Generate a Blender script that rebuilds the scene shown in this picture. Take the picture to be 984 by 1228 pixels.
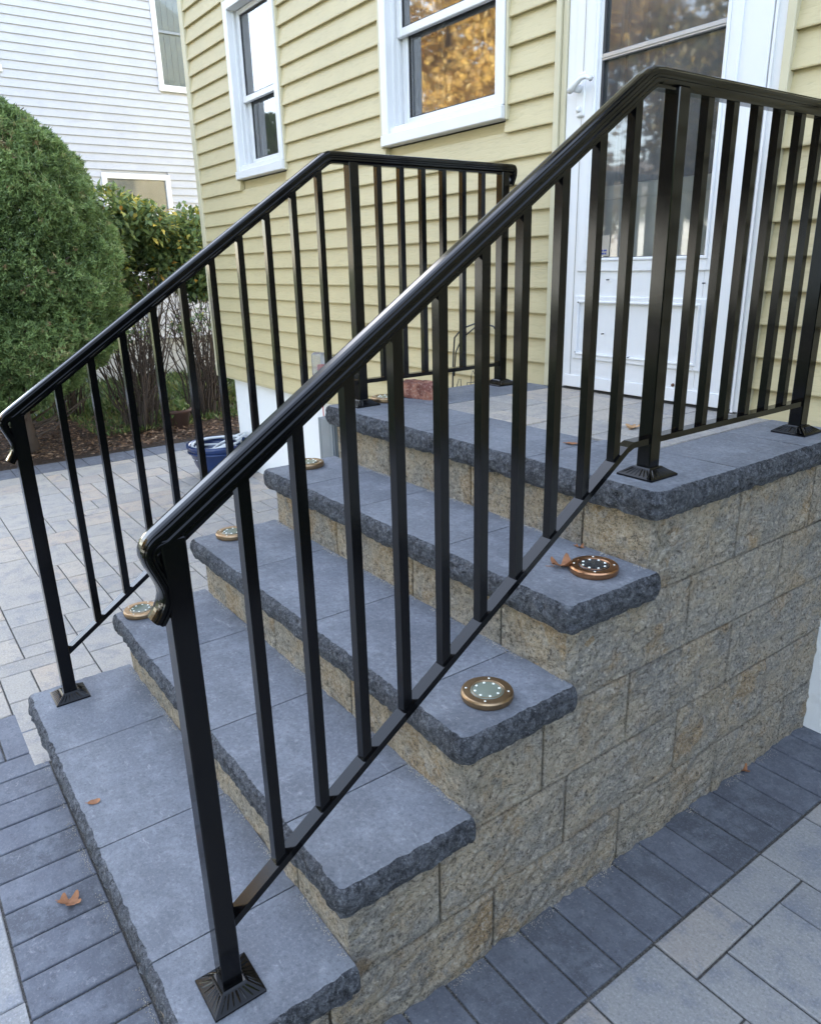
import bpy, bmesh, math, random
import numpy as np
from mathutils import Vector, Matrix, noise

random.seed(7); RNG = np.random.default_rng(7)
S = bpy.context.scene
for _o in list(bpy.data.objects): bpy.data.objects.remove(_o, do_unlink=True)
COL = S.collection

# ------------------------------------------------------------------ camera
cam = bpy.data.cameras.new('camera'); camo = bpy.data.objects.new('camera', cam); COL.objects.link(camo)
CAMPOS = Vector((0.9655, -0.2099, 1.5764))
RIGHT = Vector((0.59188827, 0.80566492, -0.02392307))
FWD = Vector((-0.76828504, 0.55495447, -0.31900412))
UP = Vector((-0.24373422, 0.20719453, 0.94745135))
m = Matrix((RIGHT, UP, -FWD)).transposed().to_4x4(); m.translation = CAMPOS
camo.matrix_world = m
cam.sensor_fit = 'VERTICAL'; cam.sensor_height = 36.0; cam.lens = 885.544 / 1228 * 36
cam.clip_start = 0.05; cam.clip_end = 2000
S.camera = camo

# ------------------------------------------------------------------ world, sun, exposure
SUN_EL, SUN_AZ = math.radians(28), math.radians(150)      # azimuth of the sun, measured from +X
w = bpy.data.worlds.new('World'); S.world = w; w.use_nodes = True
nt = w.node_tree; nt.nodes.clear()
sky = nt.nodes.new('ShaderNodeTexSky'); sky.sky_type = 'NISHITA'; sky.sun_disc = False
sky.sun_elevation = SUN_EL; sky.sun_rotation = math.radians(90) - SUN_AZ
sky.air_density = 1.0; sky.dust_density = 1.0; sky.ozone_density = 1.0
bg = nt.nodes.new('ShaderNodeBackground'); bg.inputs['Strength'].default_value = 0.15
wo = nt.nodes.new('ShaderNodeOutputWorld')
hs = nt.nodes.new('ShaderNodeHueSaturation'); hs.inputs['Saturation'].default_value = .66      # thin high haze
nt.links.new(sky.outputs[0], hs.inputs['Color']); nt.links.new(hs.outputs[0], bg.inputs['Color']); nt.links.new(bg.outputs[0], wo.inputs['Surface'])
sl = bpy.data.lights.new('sun', 'SUN'); sl.energy = 4.0; sl.angle = math.radians(.5); sl.color = (1, .90, .74)
so = bpy.data.objects.new('sun', sl); COL.objects.link(so)
sd = Vector((math.cos(SUN_EL) * math.cos(SUN_AZ), math.cos(SUN_EL) * math.sin(SUN_AZ), math.sin(SUN_EL)))
so.rotation_euler = sd.to_track_quat('Z', 'Y').to_euler(); so.location = (0, -6, 12)
S.view_settings.view_transform = 'Standard'; S.view_settings.look = 'None'
S.view_settings.exposure = 3.05; S.view_settings.gamma = 1.0
S.render.engine = 'CYCLES'

# ------------------------------------------------------------------ material helper
class NT:
    def __init__(s, name):
        s.m = bpy.data.materials.new(name); s.m.use_nodes = True; s.t = s.m.node_tree; s.t.nodes.clear()
        s.out = s.n('ShaderNodeOutputMaterial'); s.b = s.n('ShaderNodeBsdfPrincipled')
        s.l(s.b.outputs[0], s.out.inputs['Surface'])
        tc = s.n('ShaderNodeTexCoord'); s.obj = tc.outputs['Object']
        g = s.n('ShaderNodeNewGeometry'); s.pos = g.outputs['Position']
        s.rnd = s.n('ShaderNodeObjectInfo').outputs['Random']
    def n(s, k, **kw):
        x = s.t.nodes.new(k)
        for a, b in kw.items(): setattr(x, a, b)
        return x
    def l(s, a, b): s.t.links.new(a, b)
    def val(s, sock, v):
        if hasattr(v, 'is_linked') or hasattr(v, 'links'): s.l(v, sock)
        else: sock.default_value = v
    def noise(s, scale, detail=4, rough=.6, vec=None, dist=0):
        x = s.n('ShaderNodeTexNoise'); x.inputs['Scale'].default_value = scale; x.inputs['Detail'].default_value = detail
        x.inputs['Roughness'].default_value = rough; x.inputs['Distortion'].default_value = dist
        s.l(vec or s.pos, x.inputs['Vector']); return x.outputs['Fac']
    def voro(s, scale, vec=None, feat='F1', out='Distance'):
        x = s.n('ShaderNodeTexVoronoi', feature=feat); x.inputs['Scale'].default_value = scale
        s.l(vec or s.pos, x.inputs['Vector']); return x.outputs[out]
    def ramp(s, fac, stops):
        x = s.n('ShaderNodeValToRGB'); e = x.color_ramp.elements
        while len(e) < len(stops): e.new(.5)
        for k, (p, c) in enumerate(stops):
            e[k].position = p; e[k].color = (c if len(c) == 4 else tuple(c) + (1,)) if hasattr(c, '__len__') else (c, c, c, 1)
        s.l(fac, x.inputs[0]); return x.outputs[0]
    def mix(s, f, a, b, mode='MIX'):
        x = s.n('ShaderNodeMix', data_type='RGBA', blend_type=mode)
        s.val(x.inputs[0], f); 
        for i, v in ((6, a), (7, b)):
            if hasattr(v, 'links'): s.l(v, x.inputs[i])
            else: x.inputs[i].default_value = tuple(v) + (1,) if len(v) == 3 else v
        return x.outputs[2]
    def math(s, op, a, b=0.0, c=None):
        x = s.n('ShaderNodeMath', operation=op); s.val(x.inputs[0], a); s.val(x.inputs[1], b)
        if c is not None: s.val(x.inputs[2], c)
        return x.outputs[0]
    def mapping(s, scale, vec=None, rot=(0, 0, 0)):
        x = s.n('ShaderNodeMapping'); x.inputs['Scale'].default_value = scale; x.inputs['Rotation'].default_value = rot
        s.l(vec or s.pos, x.inputs['Vector']); return x.outputs[0]
    def bump(s, h, strength=.3, dist=.005, prev=None):
        x = s.n('ShaderNodeBump'); x.inputs['Strength'].default_value = strength; x.inputs['Distance'].default_value = dist
        s.l(h, x.inputs['Height'])
        if prev: s.l(prev, x.inputs['Normal'])
        return x.outputs[0]
    def set(s, color=None, rough=None, normal=None, **kw):
        if color is not None:
            if hasattr(color, 'links'): s.l(color, s.b.inputs['Base Color'])
            else: s.b.inputs['Base Color'].default_value = tuple(color) + (1,)
        if rough is not None: s.val(s.b.inputs['Roughness'], rough)
        if normal is not None: s.l(normal, s.b.inputs['Normal'])
        for k, v in kw.items(): s.val(s.b.inputs[k], v)
        return s.m

def plain(name, c, rough=.6, bump=0, bscale=60, vary=.12, vscale=4, **kw):
    t = NT(name); f = t.noise(vscale, 5, .65)
    col = t.mix(t.ramp(f, [(.3, 0.0), (.7, 1.0)]), [x * (1 - vary) for x in c], [min(1, x * (1 + vary)) for x in c])
    nrm = t.bump(t.noise(bscale, 4), bump, .004) if bump else None
    return t.set(col, rough, nrm, **kw)

M = {}
def mk_materials():
    # smooth tread face
    t = NT('cap_top'); a = t.noise(4, 6, .7); b = t.noise(110, 4, .8); c = t.noise(28, 6, .8); d = t.noise(60, 5, .8)
    off = t.n('ShaderNodeVectorMath', operation='ADD'); t.l(t.pos, off.inputs[0])
    cx = t.n('ShaderNodeCombineXYZ'); t.l(t.math('MULTIPLY', t.rnd, 41.0), cx.inputs[0]); t.l(cx.outputs[0], off.inputs[1])
    col = t.mix(t.ramp(a, [(.32, 0.), (.7, 1.)]), (.112, .122, .145), (.168, .182, .212))
    col = t.mix(t.math('MULTIPLY', t.rnd, .45), col, (.175, .185, .205))
    col = t.mix(t.ramp(t.noise(8, 6, .75, off.outputs[0]), [(.47, 0.), (.62, .75)]), col, (.22, .235, .262))
    col = t.mix(t.ramp(d, [(.38, .35), (.48, 0.)]), col, (.085, .093, .11))
    col = t.mix(t.ramp(b, [(.54, 0.), (.64, .38)]), col, (.30, .312, .335))
    col = t.mix(t.ramp(b, [(.36, .42), (.45, 0.)]), col, (.06, .065, .078))
    col = t.mix(t.ramp(c, [(.58, 0.), (.70, .5)]), col, (.36, .37, .39))
    sc = t.noise(7, 6, .85, t.mapping((1, 5, 1), rot=(0, 0, .7)))
    col = t.mix(t.ramp(sc, [(.61, 0.), (.67, .4)]), col, (.42, .42, .43))
    M['cap_top'] = t.set(col, .75, t.bump(b, .5, .003, t.bump(d, .3, .004)))
    # chiselled rock edge: dark aggregate, pale chips
    t = NT('cap_rough'); n1 = t.noise(9, 6, .8); n2 = t.noise(95, 6, .85); n3 = t.noise(42, 6, .85); n4 = t.noise(170, 4, .8)
    col = t.mix(t.ramp(n1, [(.38, 0.), (.6, 1.)]), (.075, .08, .096), (.15, .16, .185))
    col = t.mix(t.ramp(n3, [(.53, 0.), (.60, .75)]), col, (.25, .265, .295))
    col = t.mix(t.ramp(n3, [(.39, .85), (.47, 0.)]), col, (.03, .032, .038))
    col = t.mix(t.ramp(n2, [(.53, 0.), (.60, .7)]), col, (.33, .345, .375))
    col = t.mix(t.ramp(n2, [(.40, .85), (.47, 0.)]), col, (.022, .023, .028))
    col = t.mix(t.ramp(n4, [(.60, 0.), (.66, .8)]), col, (.50, .51, .53))
    M['cap_rough'] = t.set(col, .88, t.bump(n3, 1., .03, t.bump(n2, 1., .02)))
    # split-face concrete block; grain contrast also paints in relief light and shade
    def block(name, tone):
        t = NT(name); ob = t.obj
        off = t.n('ShaderNodeVectorMath', operation='ADD'); t.l(t.pos, off.inputs[0])
        cx = t.n('ShaderNodeCombineXYZ'); t.l(t.math('MULTIPLY', t.rnd, 37.0), cx.inputs[1]); t.l(cx.outputs[0], off.inputs[1])
        pv = off.outputs[0]
        big = t.noise(4.0, 4, .6, pv); mid = t.noise(14, 6, .75, pv); fine = t.noise(190, 4, .8); g1 = t.noise(50, 6, .85); g2 = t.noise(100, 5, .85)
        col = t.mix(t.ramp(big, [(.42, 0.), (.56, 1.)]), (.42, .405, .385), (.60, .50, .365))
        col = t.mix(t.ramp(mid, [(.50, 0.), (.60, .8)]), col, (.37, .37, .375))
        col = t.mix(t.ramp(mid, [(.38, .8), (.46, 0.)]), col, (.64, .58, .48))
        col = t.mix(t.ramp(t.noise(6.0, 4, .6, pv), [(.54, 0.), (.63, .8)]), col, (.54, .375, .20))
        col = t.mix(t.math('MULTIPLY', t.rnd, .4), col, (.60, .565, .50))
        col = t.mix(t.ramp(g1, [(.39, .8), (.46, 0.)]), col, (.19, .17, .145))
        col = t.mix(t.ramp(g1, [(.53, 0.), (.60, .7)]), col, (.72, .68, .61))
        col = t.mix(t.ramp(g2, [(.39, .85), (.45, 0.)]), col, (.13, .115, .10))
        col = t.mix(t.ramp(g2, [(.54, 0.), (.61, .7)]), col, (.76, .73, .67))
        col = t.mix(t.ramp(fine, [(.60, 0.), (.66, .9)]), col, (.85, .84, .80))
        col = t.mix(t.ramp(fine, [(.36, .7), (.42, 0.)]), col, (.10, .09, .08))
        col = t.mix(1.0, col, tone, 'MULTIPLY')
        st = t.noise(60, 6, .75, t.mapping((1, .42, 1.5), rot=(.5, 0, 0)))
        nrm = t.bump(st, 1., .04, t.bump(g2, 1., .02))
        return t.set(col, .92, nrm)
    M['block'] = block('split_block', (1.10, 1.05, .98)); M['riser'] = block('riser_block', (1.0, .94, .84))
    # pale pavers, cooler and warmer batch
    def pav(name, tone):
        t = NT(name); bl = t.noise(3.2, 5, .65, t.mapping((1, 1, 1)))
        off = t.n('ShaderNodeVectorMath', operation='ADD'); t.l(t.pos, off.inputs[0])
        cx = t.n('ShaderNodeCombineXYZ'); t.l(t.math('MULTIPLY', t.rnd, 53.0), cx.inputs[0]); t.l(cx.outputs[0], off.inputs[1])
        p2 = t.noise(7, 5, .6, off.outputs[0])
        col = t.ramp(t.rnd, [(0, (.215, .222, .24)), (.25, (.31, .31, .312)), (.5, (.26, .27, .29)), (.68, (.365, .345, .325)), (.86, (.355, .305, .27)), (1, (.225, .235, .265))])
        col = t.mix(t.ramp(p2, [(.35, 0.), (.68, .7)]), col, (.33, .32, .305))
        col = t.mix(t.ramp(t.noise(9, 6, .75, off.outputs[0]), [(.49, 0.), (.62, .75)]), col, (.20, .215, .25))
        f = t.noise(130, 5, .8)
        col = t.mix(t.ramp(f, [(.54, 0.), (.64, .5)]), col, (.50, .49, .48))
        col = t.mix(t.ramp(f, [(.36, .6), (.46, 0.)]), col, (.16, .155, .15))
        return t.set(t.mix(1.0, col, tone, 'MULTIPLY'), .8, t.bump(f, .35, .002, t.bump(t.noise(30, 4), .25, .006)))
    M['paver'] = pav('paver', (1, 1, 1)); M['paver_warm'] = pav('paver_warm', (1.22, 1.13, 1.0))
    # dark border paver
    t = NT('border_paver'); a = t.noise(10, 6, .8); f = t.noise(120, 5, .85)
    col = t.mix(t.rnd, (.085, .092, .112), (.125, .135, .165))
    col = t.mix(t.ramp(a, [(.46, 0.), (.60, .7)]), col, (.175, .19, .222))
    col = t.mix(t.ramp(t.noise(45, 6, .85), [(.38, .5), (.47, 0.)]), col, (.055, .06, .072))
    col = t.mix(t.ramp(f, [(.54, 0.), (.64, .45)]), col, (.27, .28, .305))
    col = t.mix(t.ramp(t.noise(16, 6, .85), [(.59, 0.), (.68, .5)]), col, (.36, .365, .385))
    M['border'] = t.set(col, .75, t.bump(f, .4, .002, t.bump(t.noise(26, 4), .3, .006)))
    # polymeric sand
    t = NT('joint_sand'); f = t.noise(260, 4, .8)
    M['sand'] = t.set(t.ramp(f, [(.35, (.03, .028, .026)), (.5, (.075, .07, .064)), (.65, (.20, .19, .175))]), .95, t.bump(f, .6, .004))
    M['grit'] = plain('grit_sand', (.42, .38, .32), .95, vary=.5, vscale=700)
    # powder-coated railing
    t = NT('black_metal'); f = t.noise(380, 3, .6); g = t.noise(8, 5, .6)
    M['black'] = t.set((.002, .002, .0024), t.math('MULTIPLY_ADD', g, .10, .07), t.bump(f, .03, .0003), **{'IOR': 1.36})
    # bronze / copper rims
    t = NT('copper'); g = t.noise(60, 4, .6)
    M['copper'] = t.set(t.mix(g, (.30, .145, .075), (.52, .29, .16)), .3, Metallic=1.0)
    t = NT('brass'); g = t.noise(60, 4, .6)
    M['brass'] = t.set(t.mix(g, (.24, .16, .09), (.44, .31, .19)), .38, Metallic=1.0)
    M['lens'] = plain('lens', (.025, .03, .035), .08, vary=.2)
    M['lens_pale'] = plain('lens_pale', (.17, .195, .155), .12, vary=.2)
    M['led'] = plain('led', (.85, .87, .80), .25, vary=.03)
    # siding
    def siding(name, c, amp):
        t = NT(name)
        g = t.noise(26, 5, .65, t.mapping((.35, .35, 2.6)), 1.2); f = t.noise(3, 4)
        col = t.mix(t.ramp(f, [(.3, 0.), (.7, 1.)]), [x * .95 for x in c], [x * 1.04 for x in c])
        col = t.mix(t.ramp(g, [(.36, .30), (.47, 0.)]), col, [x * .66 for x in c])
        col = t.mix(t.math('MULTIPLY', t.rnd, .12), col, [x * .85 for x in c])
        st = t.noise(4, 5, .7, t.mapping((2, 2, .35)))
        col = t.mix(t.ramp(st, [(.55, 0.), (.8, .13)]), col, [x * .6 for x in c])
        return t.set(col, .5, t.bump(g, amp, .006))
    M['siding'] = siding('yellow_siding', (.50, .425, .245), .35)
    M['siding_trim'] = plain('beige_trim', (.53, .48, .33), .5, .08, vary=.06)
    M['nsiding'] = siding('white_siding', (.44, .45, .49), .12)
    M['white'] = plain('white_paint', (.70, .70, .705), .35, .05, 90, vary=.035)
    t = NT('door_paint'); sc = t.noise(14, 6, .8); dr = t.noise(3, 4, .6)
    col = t.mix(t.ramp(sc, [(.70, 0.), (.76, .5)]), (.70, .70, .705), (.45, .43, .41))
    col = t.mix(t.ramp(dr, [(.55, 0.), (.8, .12)]), col, (.5, .49, .45))
    M['door'] = t.set(col, .33, t.bump(t.noise(70, 3), .05, .002))
    t = NT('foundation_paint'); f = t.noise(40, 6, .75); q = t.noise(5, 5, .7)
    col = t.mix(t.ramp(q, [(.6, 0.), (.72, .35)]), (.76, .77, .78), (.45, .44, .42))
    M['foundation'] = t.set(col, .8, t.bump(f, .5, .008))
    M['grey_foundation'] = plain('grey_foundation', (.36, .36, .36), .85, .3, vary=.1)
    # window glass: clear, Fresnel mirror
    def glass(name, ior, tint, haze_mix=.04):
        t = NT(name); t.t.nodes.remove(t.b)
        fr = t.n('ShaderNodeFresnel'); fr.inputs['IOR'].default_value = ior
        gl = t.n('ShaderNodeBsdfGlossy'); gl.inputs['Roughness'].default_value = .03
        tr = t.n('ShaderNodeBsdfTransparent'); tr.inputs[0].default_value = tint + (1,)
        w_ = t.noise(1.3, 2, .5); t.l(t.bump(w_, .06, .02), gl.inputs['Normal'])
        mx = t.n('ShaderNodeMixShader'); t.l(fr.outputs[0], mx.inputs[0]); t.l(tr.outputs[0], mx.inputs[1]); t.l(gl.outputs[0], mx.inputs[2])
        df = t.n('ShaderNodeBsdfDiffuse'); df.inputs[0].default_value = (.55, .58, .62, 1)          # pale grey diffuse haze, mixed unevenly over the pane
        m2 = t.n('ShaderNodeMixShader'); t.l(t.math('MULTIPLY', t.noise(6, 5, .7), haze_mix * 2), m2.inputs[0]); t.l(mx.outputs[0], m2.inputs[1]); t.l(df.outputs[0], m2.inputs[2])
        t.l(m2.outputs[0], t.out.inputs['Surface']); return t.m
    M['glass'] = glass('window_glass', 3.0, (.90, .92, .92))
    M['door_glass'] = glass('storm_glass', 2.4, (.95, .97, .98), .10)
    M['far_glass'] = glass('far_glass', 1.6, (.9, .92, .92))
    M['clear'] = glass('clear_plastic', 1.6, (.93, .94, .95), .2)
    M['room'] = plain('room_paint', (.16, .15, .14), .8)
    M['curtain'] = plain('curtain_cloth', (.30, .28, .25), .9)
    M['inner_door'] = plain('inner_door_paint', (.74, .78, .82), .45, vary=.05)
    M['gasket'] = plain('gasket', (.03, .03, .033), .6)
    M['alu'] = plain('aluminium', (.42, .43, .44), .35, Metallic=.8)
    M['zinc'] = plain('zinc', (.22, .245, .27), .5, Metallic=.3)
    M['roof'] = plain('roof_shingle', (.09, .085, .08), .9, .5)
    M['window_backing'] = plain('vertical_blind', (.30, .36, .39), .6, vary=.05)
    # terracotta brick
    t = NT('red_brick'); f = t.noise(90, 5, .8); g = t.noise(16, 4, .7)
    col = t.mix(t.ramp(g, [(.44, 0.), (.56, 1.)]), (.17, .06, .045), (.38, .17, .115))
    col = t.mix(t.ramp(f, [(.53, 0.), (.62, .7)]), col, (.52, .36, .29))
    M['brick'] = t.set(col, .92, t.bump(f, .8, .008))
    M['blue_pot'] = plain('blue_glaze', (.012, .028, .095), .22, vary=.2)
    M['hose'] = plain('grey_hose', (.55, .57, .58), .4)
    M['terra'] = plain('terracotta', (.065, .034, .026), .8, .2)
    M['red'] = plain('red_plastic', (.50, .05, .04), .4)
    M['wire'] = plain('dark_wire', (.03, .033, .036), .5)
    M['bark'] = plain('bark', (.075, .055, .042), .95, .8, 50, vary=.35)
    M['twig'] = plain('twig_bark', (.055, .04, .032), .95, .4, 60, vary=.3)
    M['ink'] = plain('blue_ink', (.03, .06, .30), .5)
    M['rust'] = plain('rust', (.12, .06, .035), .8)
    # soil, lawn, street
    t = NT('mulch_soil'); f = t.noise(30, 6, .8)
    M['soil'] = t.set(t.ramp(f, [(.3, (.030, .021, .015)), (.5, (.075, .05, .035)), (.72, (.15, .105, .075))]), .97, t.bump(f, 1., .03))
    t = NT('lawn'); f = t.noise(24, 6, .8); g = t.noise(1.2, 4)
    col = t.mix(t.ramp(f, [(.3, 0.), (.7, 1.)]), (.035, .06, .018), (.10, .14, .045))
    M['lawn'] = t.set(t.mix(t.ramp(g, [(.45, 0.), (.7, .5)]), col, (.16, .13, .06)), .95, t.bump(f, 1., .03))
    M['drive'] = plain('concrete_drive', (.24, .24, .24), .9, .3, 60, vary=.15)
    M['asphalt'] = plain('asphalt', (.055, .055, .058), .9, .4, 80, vary=.15)
    # foliage: colour comes from a per-leaf tint attribute
    def leafmat(name, stops, rough=.55, trans=.25):
        t = NT(name); at = t.n('ShaderNodeAttribute'); at.attribute_name = 'tint'
        col = t.ramp(at.outputs['Fac'], stops)
        t.set(col, rough)
        tl = t.n('ShaderNodeBsdfTranslucent'); t.l(col, tl.inputs[0])
        mx = t.n('ShaderNodeMixShader'); mx.inputs[0].default_value = trans
        t.l(t.b.outputs[0], mx.inputs[1]); t.l(tl.outputs[0], mx.inputs[2]); t.l(mx.outputs[0], t.out.inputs['Surface'])
        return t.m
    M['needle'] = leafmat('spruce_needles', [(0, (.06, .10, .034)), (.5, (.15, .225, .075)), (.85, (.25, .345, .12)), (.95, (.26, .24, .11)), (1, (.24, .16, .085))])
    M['leaf'] = leafmat('shrub_leaves', [(0, (.045, .075, .03)), (.45, (.10, .16, .06)), (.72, (.20, .27, .085)), (.86, (.38, .39, .09)), (.97, (.60, .47, .08)), (1, (.50, .26, .06))])
    M['gold'] = leafmat('autumn_leaves', [(0, (.34, .22, .06)), (.4, (.58, .39, .11)), (.75, (.72, .52, .18)), (1, (.80, .64, .28))], .6, .5)
    M['olive'] = leafmat('olive_leaves', [(0, (.07, .08, .03)), (.5, (.20, .17, .06)), (1, (.46, .32, .09))], .6, .35)
    M['weed'] = leafmat('weed_leaves', [(0, (.04, .075, .02)), (.6, (.10, .16, .045)), (1, (.22, .23, .07))])
    M['litter'] = leafmat('leaf_litter', [(0, (.05, .03, .02)), (.5, (.14, .08, .045)), (.85, (.27, .16, .09)), (1, (.42, .31, .21))], .85, .1)
    M['dry'] = plain('dry_leaf', (.30, .13, .055), .7, .3, 120, vary=.3, vscale=60)
    M['dry_pale'] = plain('pale_dry_leaf', (.46, .27, .13), .7, .3, 120, vary=.3, vscale=60)
mk_materials()

# ------------------------------------------------------------------ object helpers
WL = {}          # world location of every object
def link(o, loc, parent):
    COL.objects.link(o); loc = Vector(loc); WL[o] = loc
    if parent is not None:
        o.parent = parent; o.location = loc - WL[parent]
    else: o.location = loc
    return o
def tag(o, label=None, cat=None, group=None, kind=None):
    if label: o['label'] = label
    if cat: o['category'] = cat
    if group: o['group'] = group
    if kind: o['kind'] = kind
    return o
def thing(name, loc, label, cat, group=None):
    o = bpy.data.objects.new(name, None); o.empty_display_size = .1
    return tag(link(o, loc, None), label, cat, group)
def mdata(name, vs, fs, mats, fm=None, smooth=False):
    me = bpy.data.meshes.new(name); me.from_pydata([tuple(v) for v in vs], [], fs)
    for k in (mats if isinstance(mats, (list, tuple)) else [mats]): me.materials.append(M[k])
    if fm is not None: me.polygons.foreach_set('material_index', fm)
    if smooth is True: me.polygons.foreach_set('use_smooth', [True] * len(me.polygons))
    elif smooth: me.polygons.foreach_set('use_smooth', smooth)
    me.update(); return me
def put(name, me, loc=(0, 0, 0), parent=None, rot=None, sc=None):
    o = bpy.data.objects.new(name, me); link(o, loc, parent)
    if rot: o.rotation_euler = rot
    if sc: o.scale = sc
    return o
class MB:                                   # collects shapes in world coordinates, builds one mesh
    def __init__(s): s.v = []; s.f = []; s.m = []; s.s = []
    def add(s, vs, fs, mi=0, sm=False):
        n = len(s.v); s.v += [tuple(v) for v in vs]; s.f += [tuple(i + n for i in f) for f in fs]
        s.m += [mi] * len(fs); s.s += [sm] * len(fs); return s
    def box(s, x0, x1, y0, y1, z0, z1, c=0, mi=0):
        if c <= 0:
            vs = [(x, y, z) for x in (x0, x1) for y in (y0, y1) for z in (z0, z1)]
            return s.add(vs, [(0, 1, 3, 2), (4, 6, 7, 5), (0, 4, 5, 1), (2, 3, 7, 6), (0, 2, 6, 4), (1, 5, 7, 3)], mi)
        bm = bmesh.new(); bmesh.ops.create_cube(bm, size=1)
        for v in bm.verts: v.co = Vector(((x0 + x1) / 2 + v.co.x * (x1 - x0), (y0 + y1) / 2 + v.co.y * (y1 - y0), (z0 + z1) / 2 + v.co.z * (z1 - z0)))
        bmesh.ops.bevel(bm, geom=bm.edges[:], offset=c, segments=1, affect='EDGES', profile=.5)
        bm.verts.index_update(); s.add([v.co[:] for v in bm.verts], [[v.index for v in f.verts] for f in bm.faces], mi); bm.free(); return s
    def tube(s, pts, r, n=8, mi=0, cap=True):
        pts = [Vector(p) for p in pts]; rs = r if isinstance(r, (list, tuple)) else [r] * len(pts)
        rings = []; prev = None
        for i, p in enumerate(pts):
            t = (pts[min(i + 1, len(pts) - 1)] - pts[max(i - 1, 0)]).normalized()
            a = prev if prev else (Vector((0, 0, 1)) if abs(t.z) < .9 else Vector((1, 0, 0)))
            a = (a - t * a.dot(t)).normalized(); prev = a; b = t.cross(a)
            rings.append([p + (a * math.cos(k * 2 * math.pi / n) + b * math.sin(k * 2 * math.pi / n)) * rs[i] for k in range(n)])
        vs = [v for q in rings for v in q]; fs = []
        for i in range(len(pts) - 1):
            for k in range(n): fs.append((i * n + k, i * n + (k + 1) % n, (i + 1) * n + (k + 1) % n, (i + 1) * n + k))
        if cap: fs += [tuple(range(n))[::-1], tuple((len(pts) - 1) * n + k for k in range(n))]
        return s.add(vs, fs, mi, True)
    def lathe(s, prof, c, n=32, mi=0, sm=True):
        vs = [(c[0] + r * math.cos(k * 2 * math.pi / n), c[1] + r * math.sin(k * 2 * math.pi / n), c[2] + z) for r, z in prof for k in range(n)]
        fs = [(i * n + k, i * n + (k + 1) % n, (i + 1) * n + (k + 1) % n, (i + 1) * n + k) for i in range(len(prof) - 1) for k in range(n)]
        if prof[-1][0] > 1e-6: fs.append(tuple((len(prof) - 1) * n + k for k in range(n)))
        if prof[0][0] > 1e-6: fs.append(tuple(range(n))[::-1])
        return s.add(vs, fs, mi, sm)
    def build(s, name, mats, parent=None, loc=None):
        if loc is None:
            a = np.array(s.v); loc = WL[parent] if parent is not None and len(a) == 0 else (a.min(0) + a.max(0)) / 2
            loc = Vector(loc)
        L = Vector(loc)
        me = mdata(name, [(v[0] - L.x, v[1] - L.y, v[2] - L.z) for v in s.v], s.f, mats, s.m, s.s)
        return put(name, me, L, parent)
def sheet(x0, x1, y, z0, z1):               # a pane facing -Y
    return MB().add([(x0, y, z0), (x1, y, z0), (x1, y, z1), (x0, y, z1)], [(0, 1, 2, 3)])
def structure(o): o['kind'] = 'structure'; return o
def stuff(o, label=None, cat=None): o['kind'] = 'stuff'; return tag(o, label, cat)
def fbm(p, sc, o=3):
    v = 0; a = 1
    for k in range(o): v += a * noise.noise(Vector(p) * sc); a *= .5; sc *= 2.1
    return v

# ------------------------------------------------------------------ measures (metres)
H1, HS, TD, W = .254, .203, .302, 1.514
YF = [0, .302, .604, .906, 1.184]                   # front edge of each tread
ZT = [H1 + HS * i for i in range(5)]
CT = .070                                           # cap thickness
OV = .032                                           # overhang
DW = 2.1485                                         # house siding face
XW = -.035                                          # face of the side wall
XL = -W + .035

# ================================================================== GROUND
gr = MB(); gr.box(-400, 400, -400, 400, -.5, -.035)
structure(gr.build('ground', 'lawn'))
st_ = MB(); st_.box(-60, 60, -15.5, -8.5, -.034, -.027); structure(st_.build('street', 'asphalt'))
ns = MB(); ns.box(-9.9, -8.6, -12, 9, -.034, -.020); structure(ns.build('driveway', 'drive'))
mb = MB()                                            # raised mulch bed, softly uneven
nx, ny = 36, 70; x0, x1, y0, y1 = -8.4, -5.955, -3.0, 6.0
vs = [(x0 + (x1 - x0) * i / nx, y0 + (y1 - y0) * j / ny, -.012 + .045 * fbm((i * .25, j * .3, 1), .6) + .01) for i in range(nx + 1) for j in range(ny + 1)]
fs = [(i * (ny + 1) + j, (i + 1) * (ny + 1) + j, (i + 1) * (ny + 1) + j + 1, i * (ny + 1) + j + 1) for i in range(nx) for j in range(ny)]
mb.add(vs, fs, 0, True); structure(mb.build('mulch_bed', 'soil'))
mb = MB()
nx, ny = 14, 20; x0, x1, y0, y1 = -5.955, -4.70, 2.62, 6.0
vs = [(x0 + (x1 - x0) * i / nx, y0 + (y1 - y0) * j / ny, -.004 + .03 * fbm((i * .25, j * .3, 5), .6)) for i in range(nx + 1) for j in range(ny + 1)]
fs = [(i * (ny + 1) + j, (i + 1) * (ny + 1) + j, (i + 1) * (ny + 1) + j + 1, i * (ny + 1) + j + 1) for i in range(nx) for j in range(ny)]
mb.add(vs, fs, 0, True); structure(mb.build('soil_strip', 'soil'))

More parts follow.
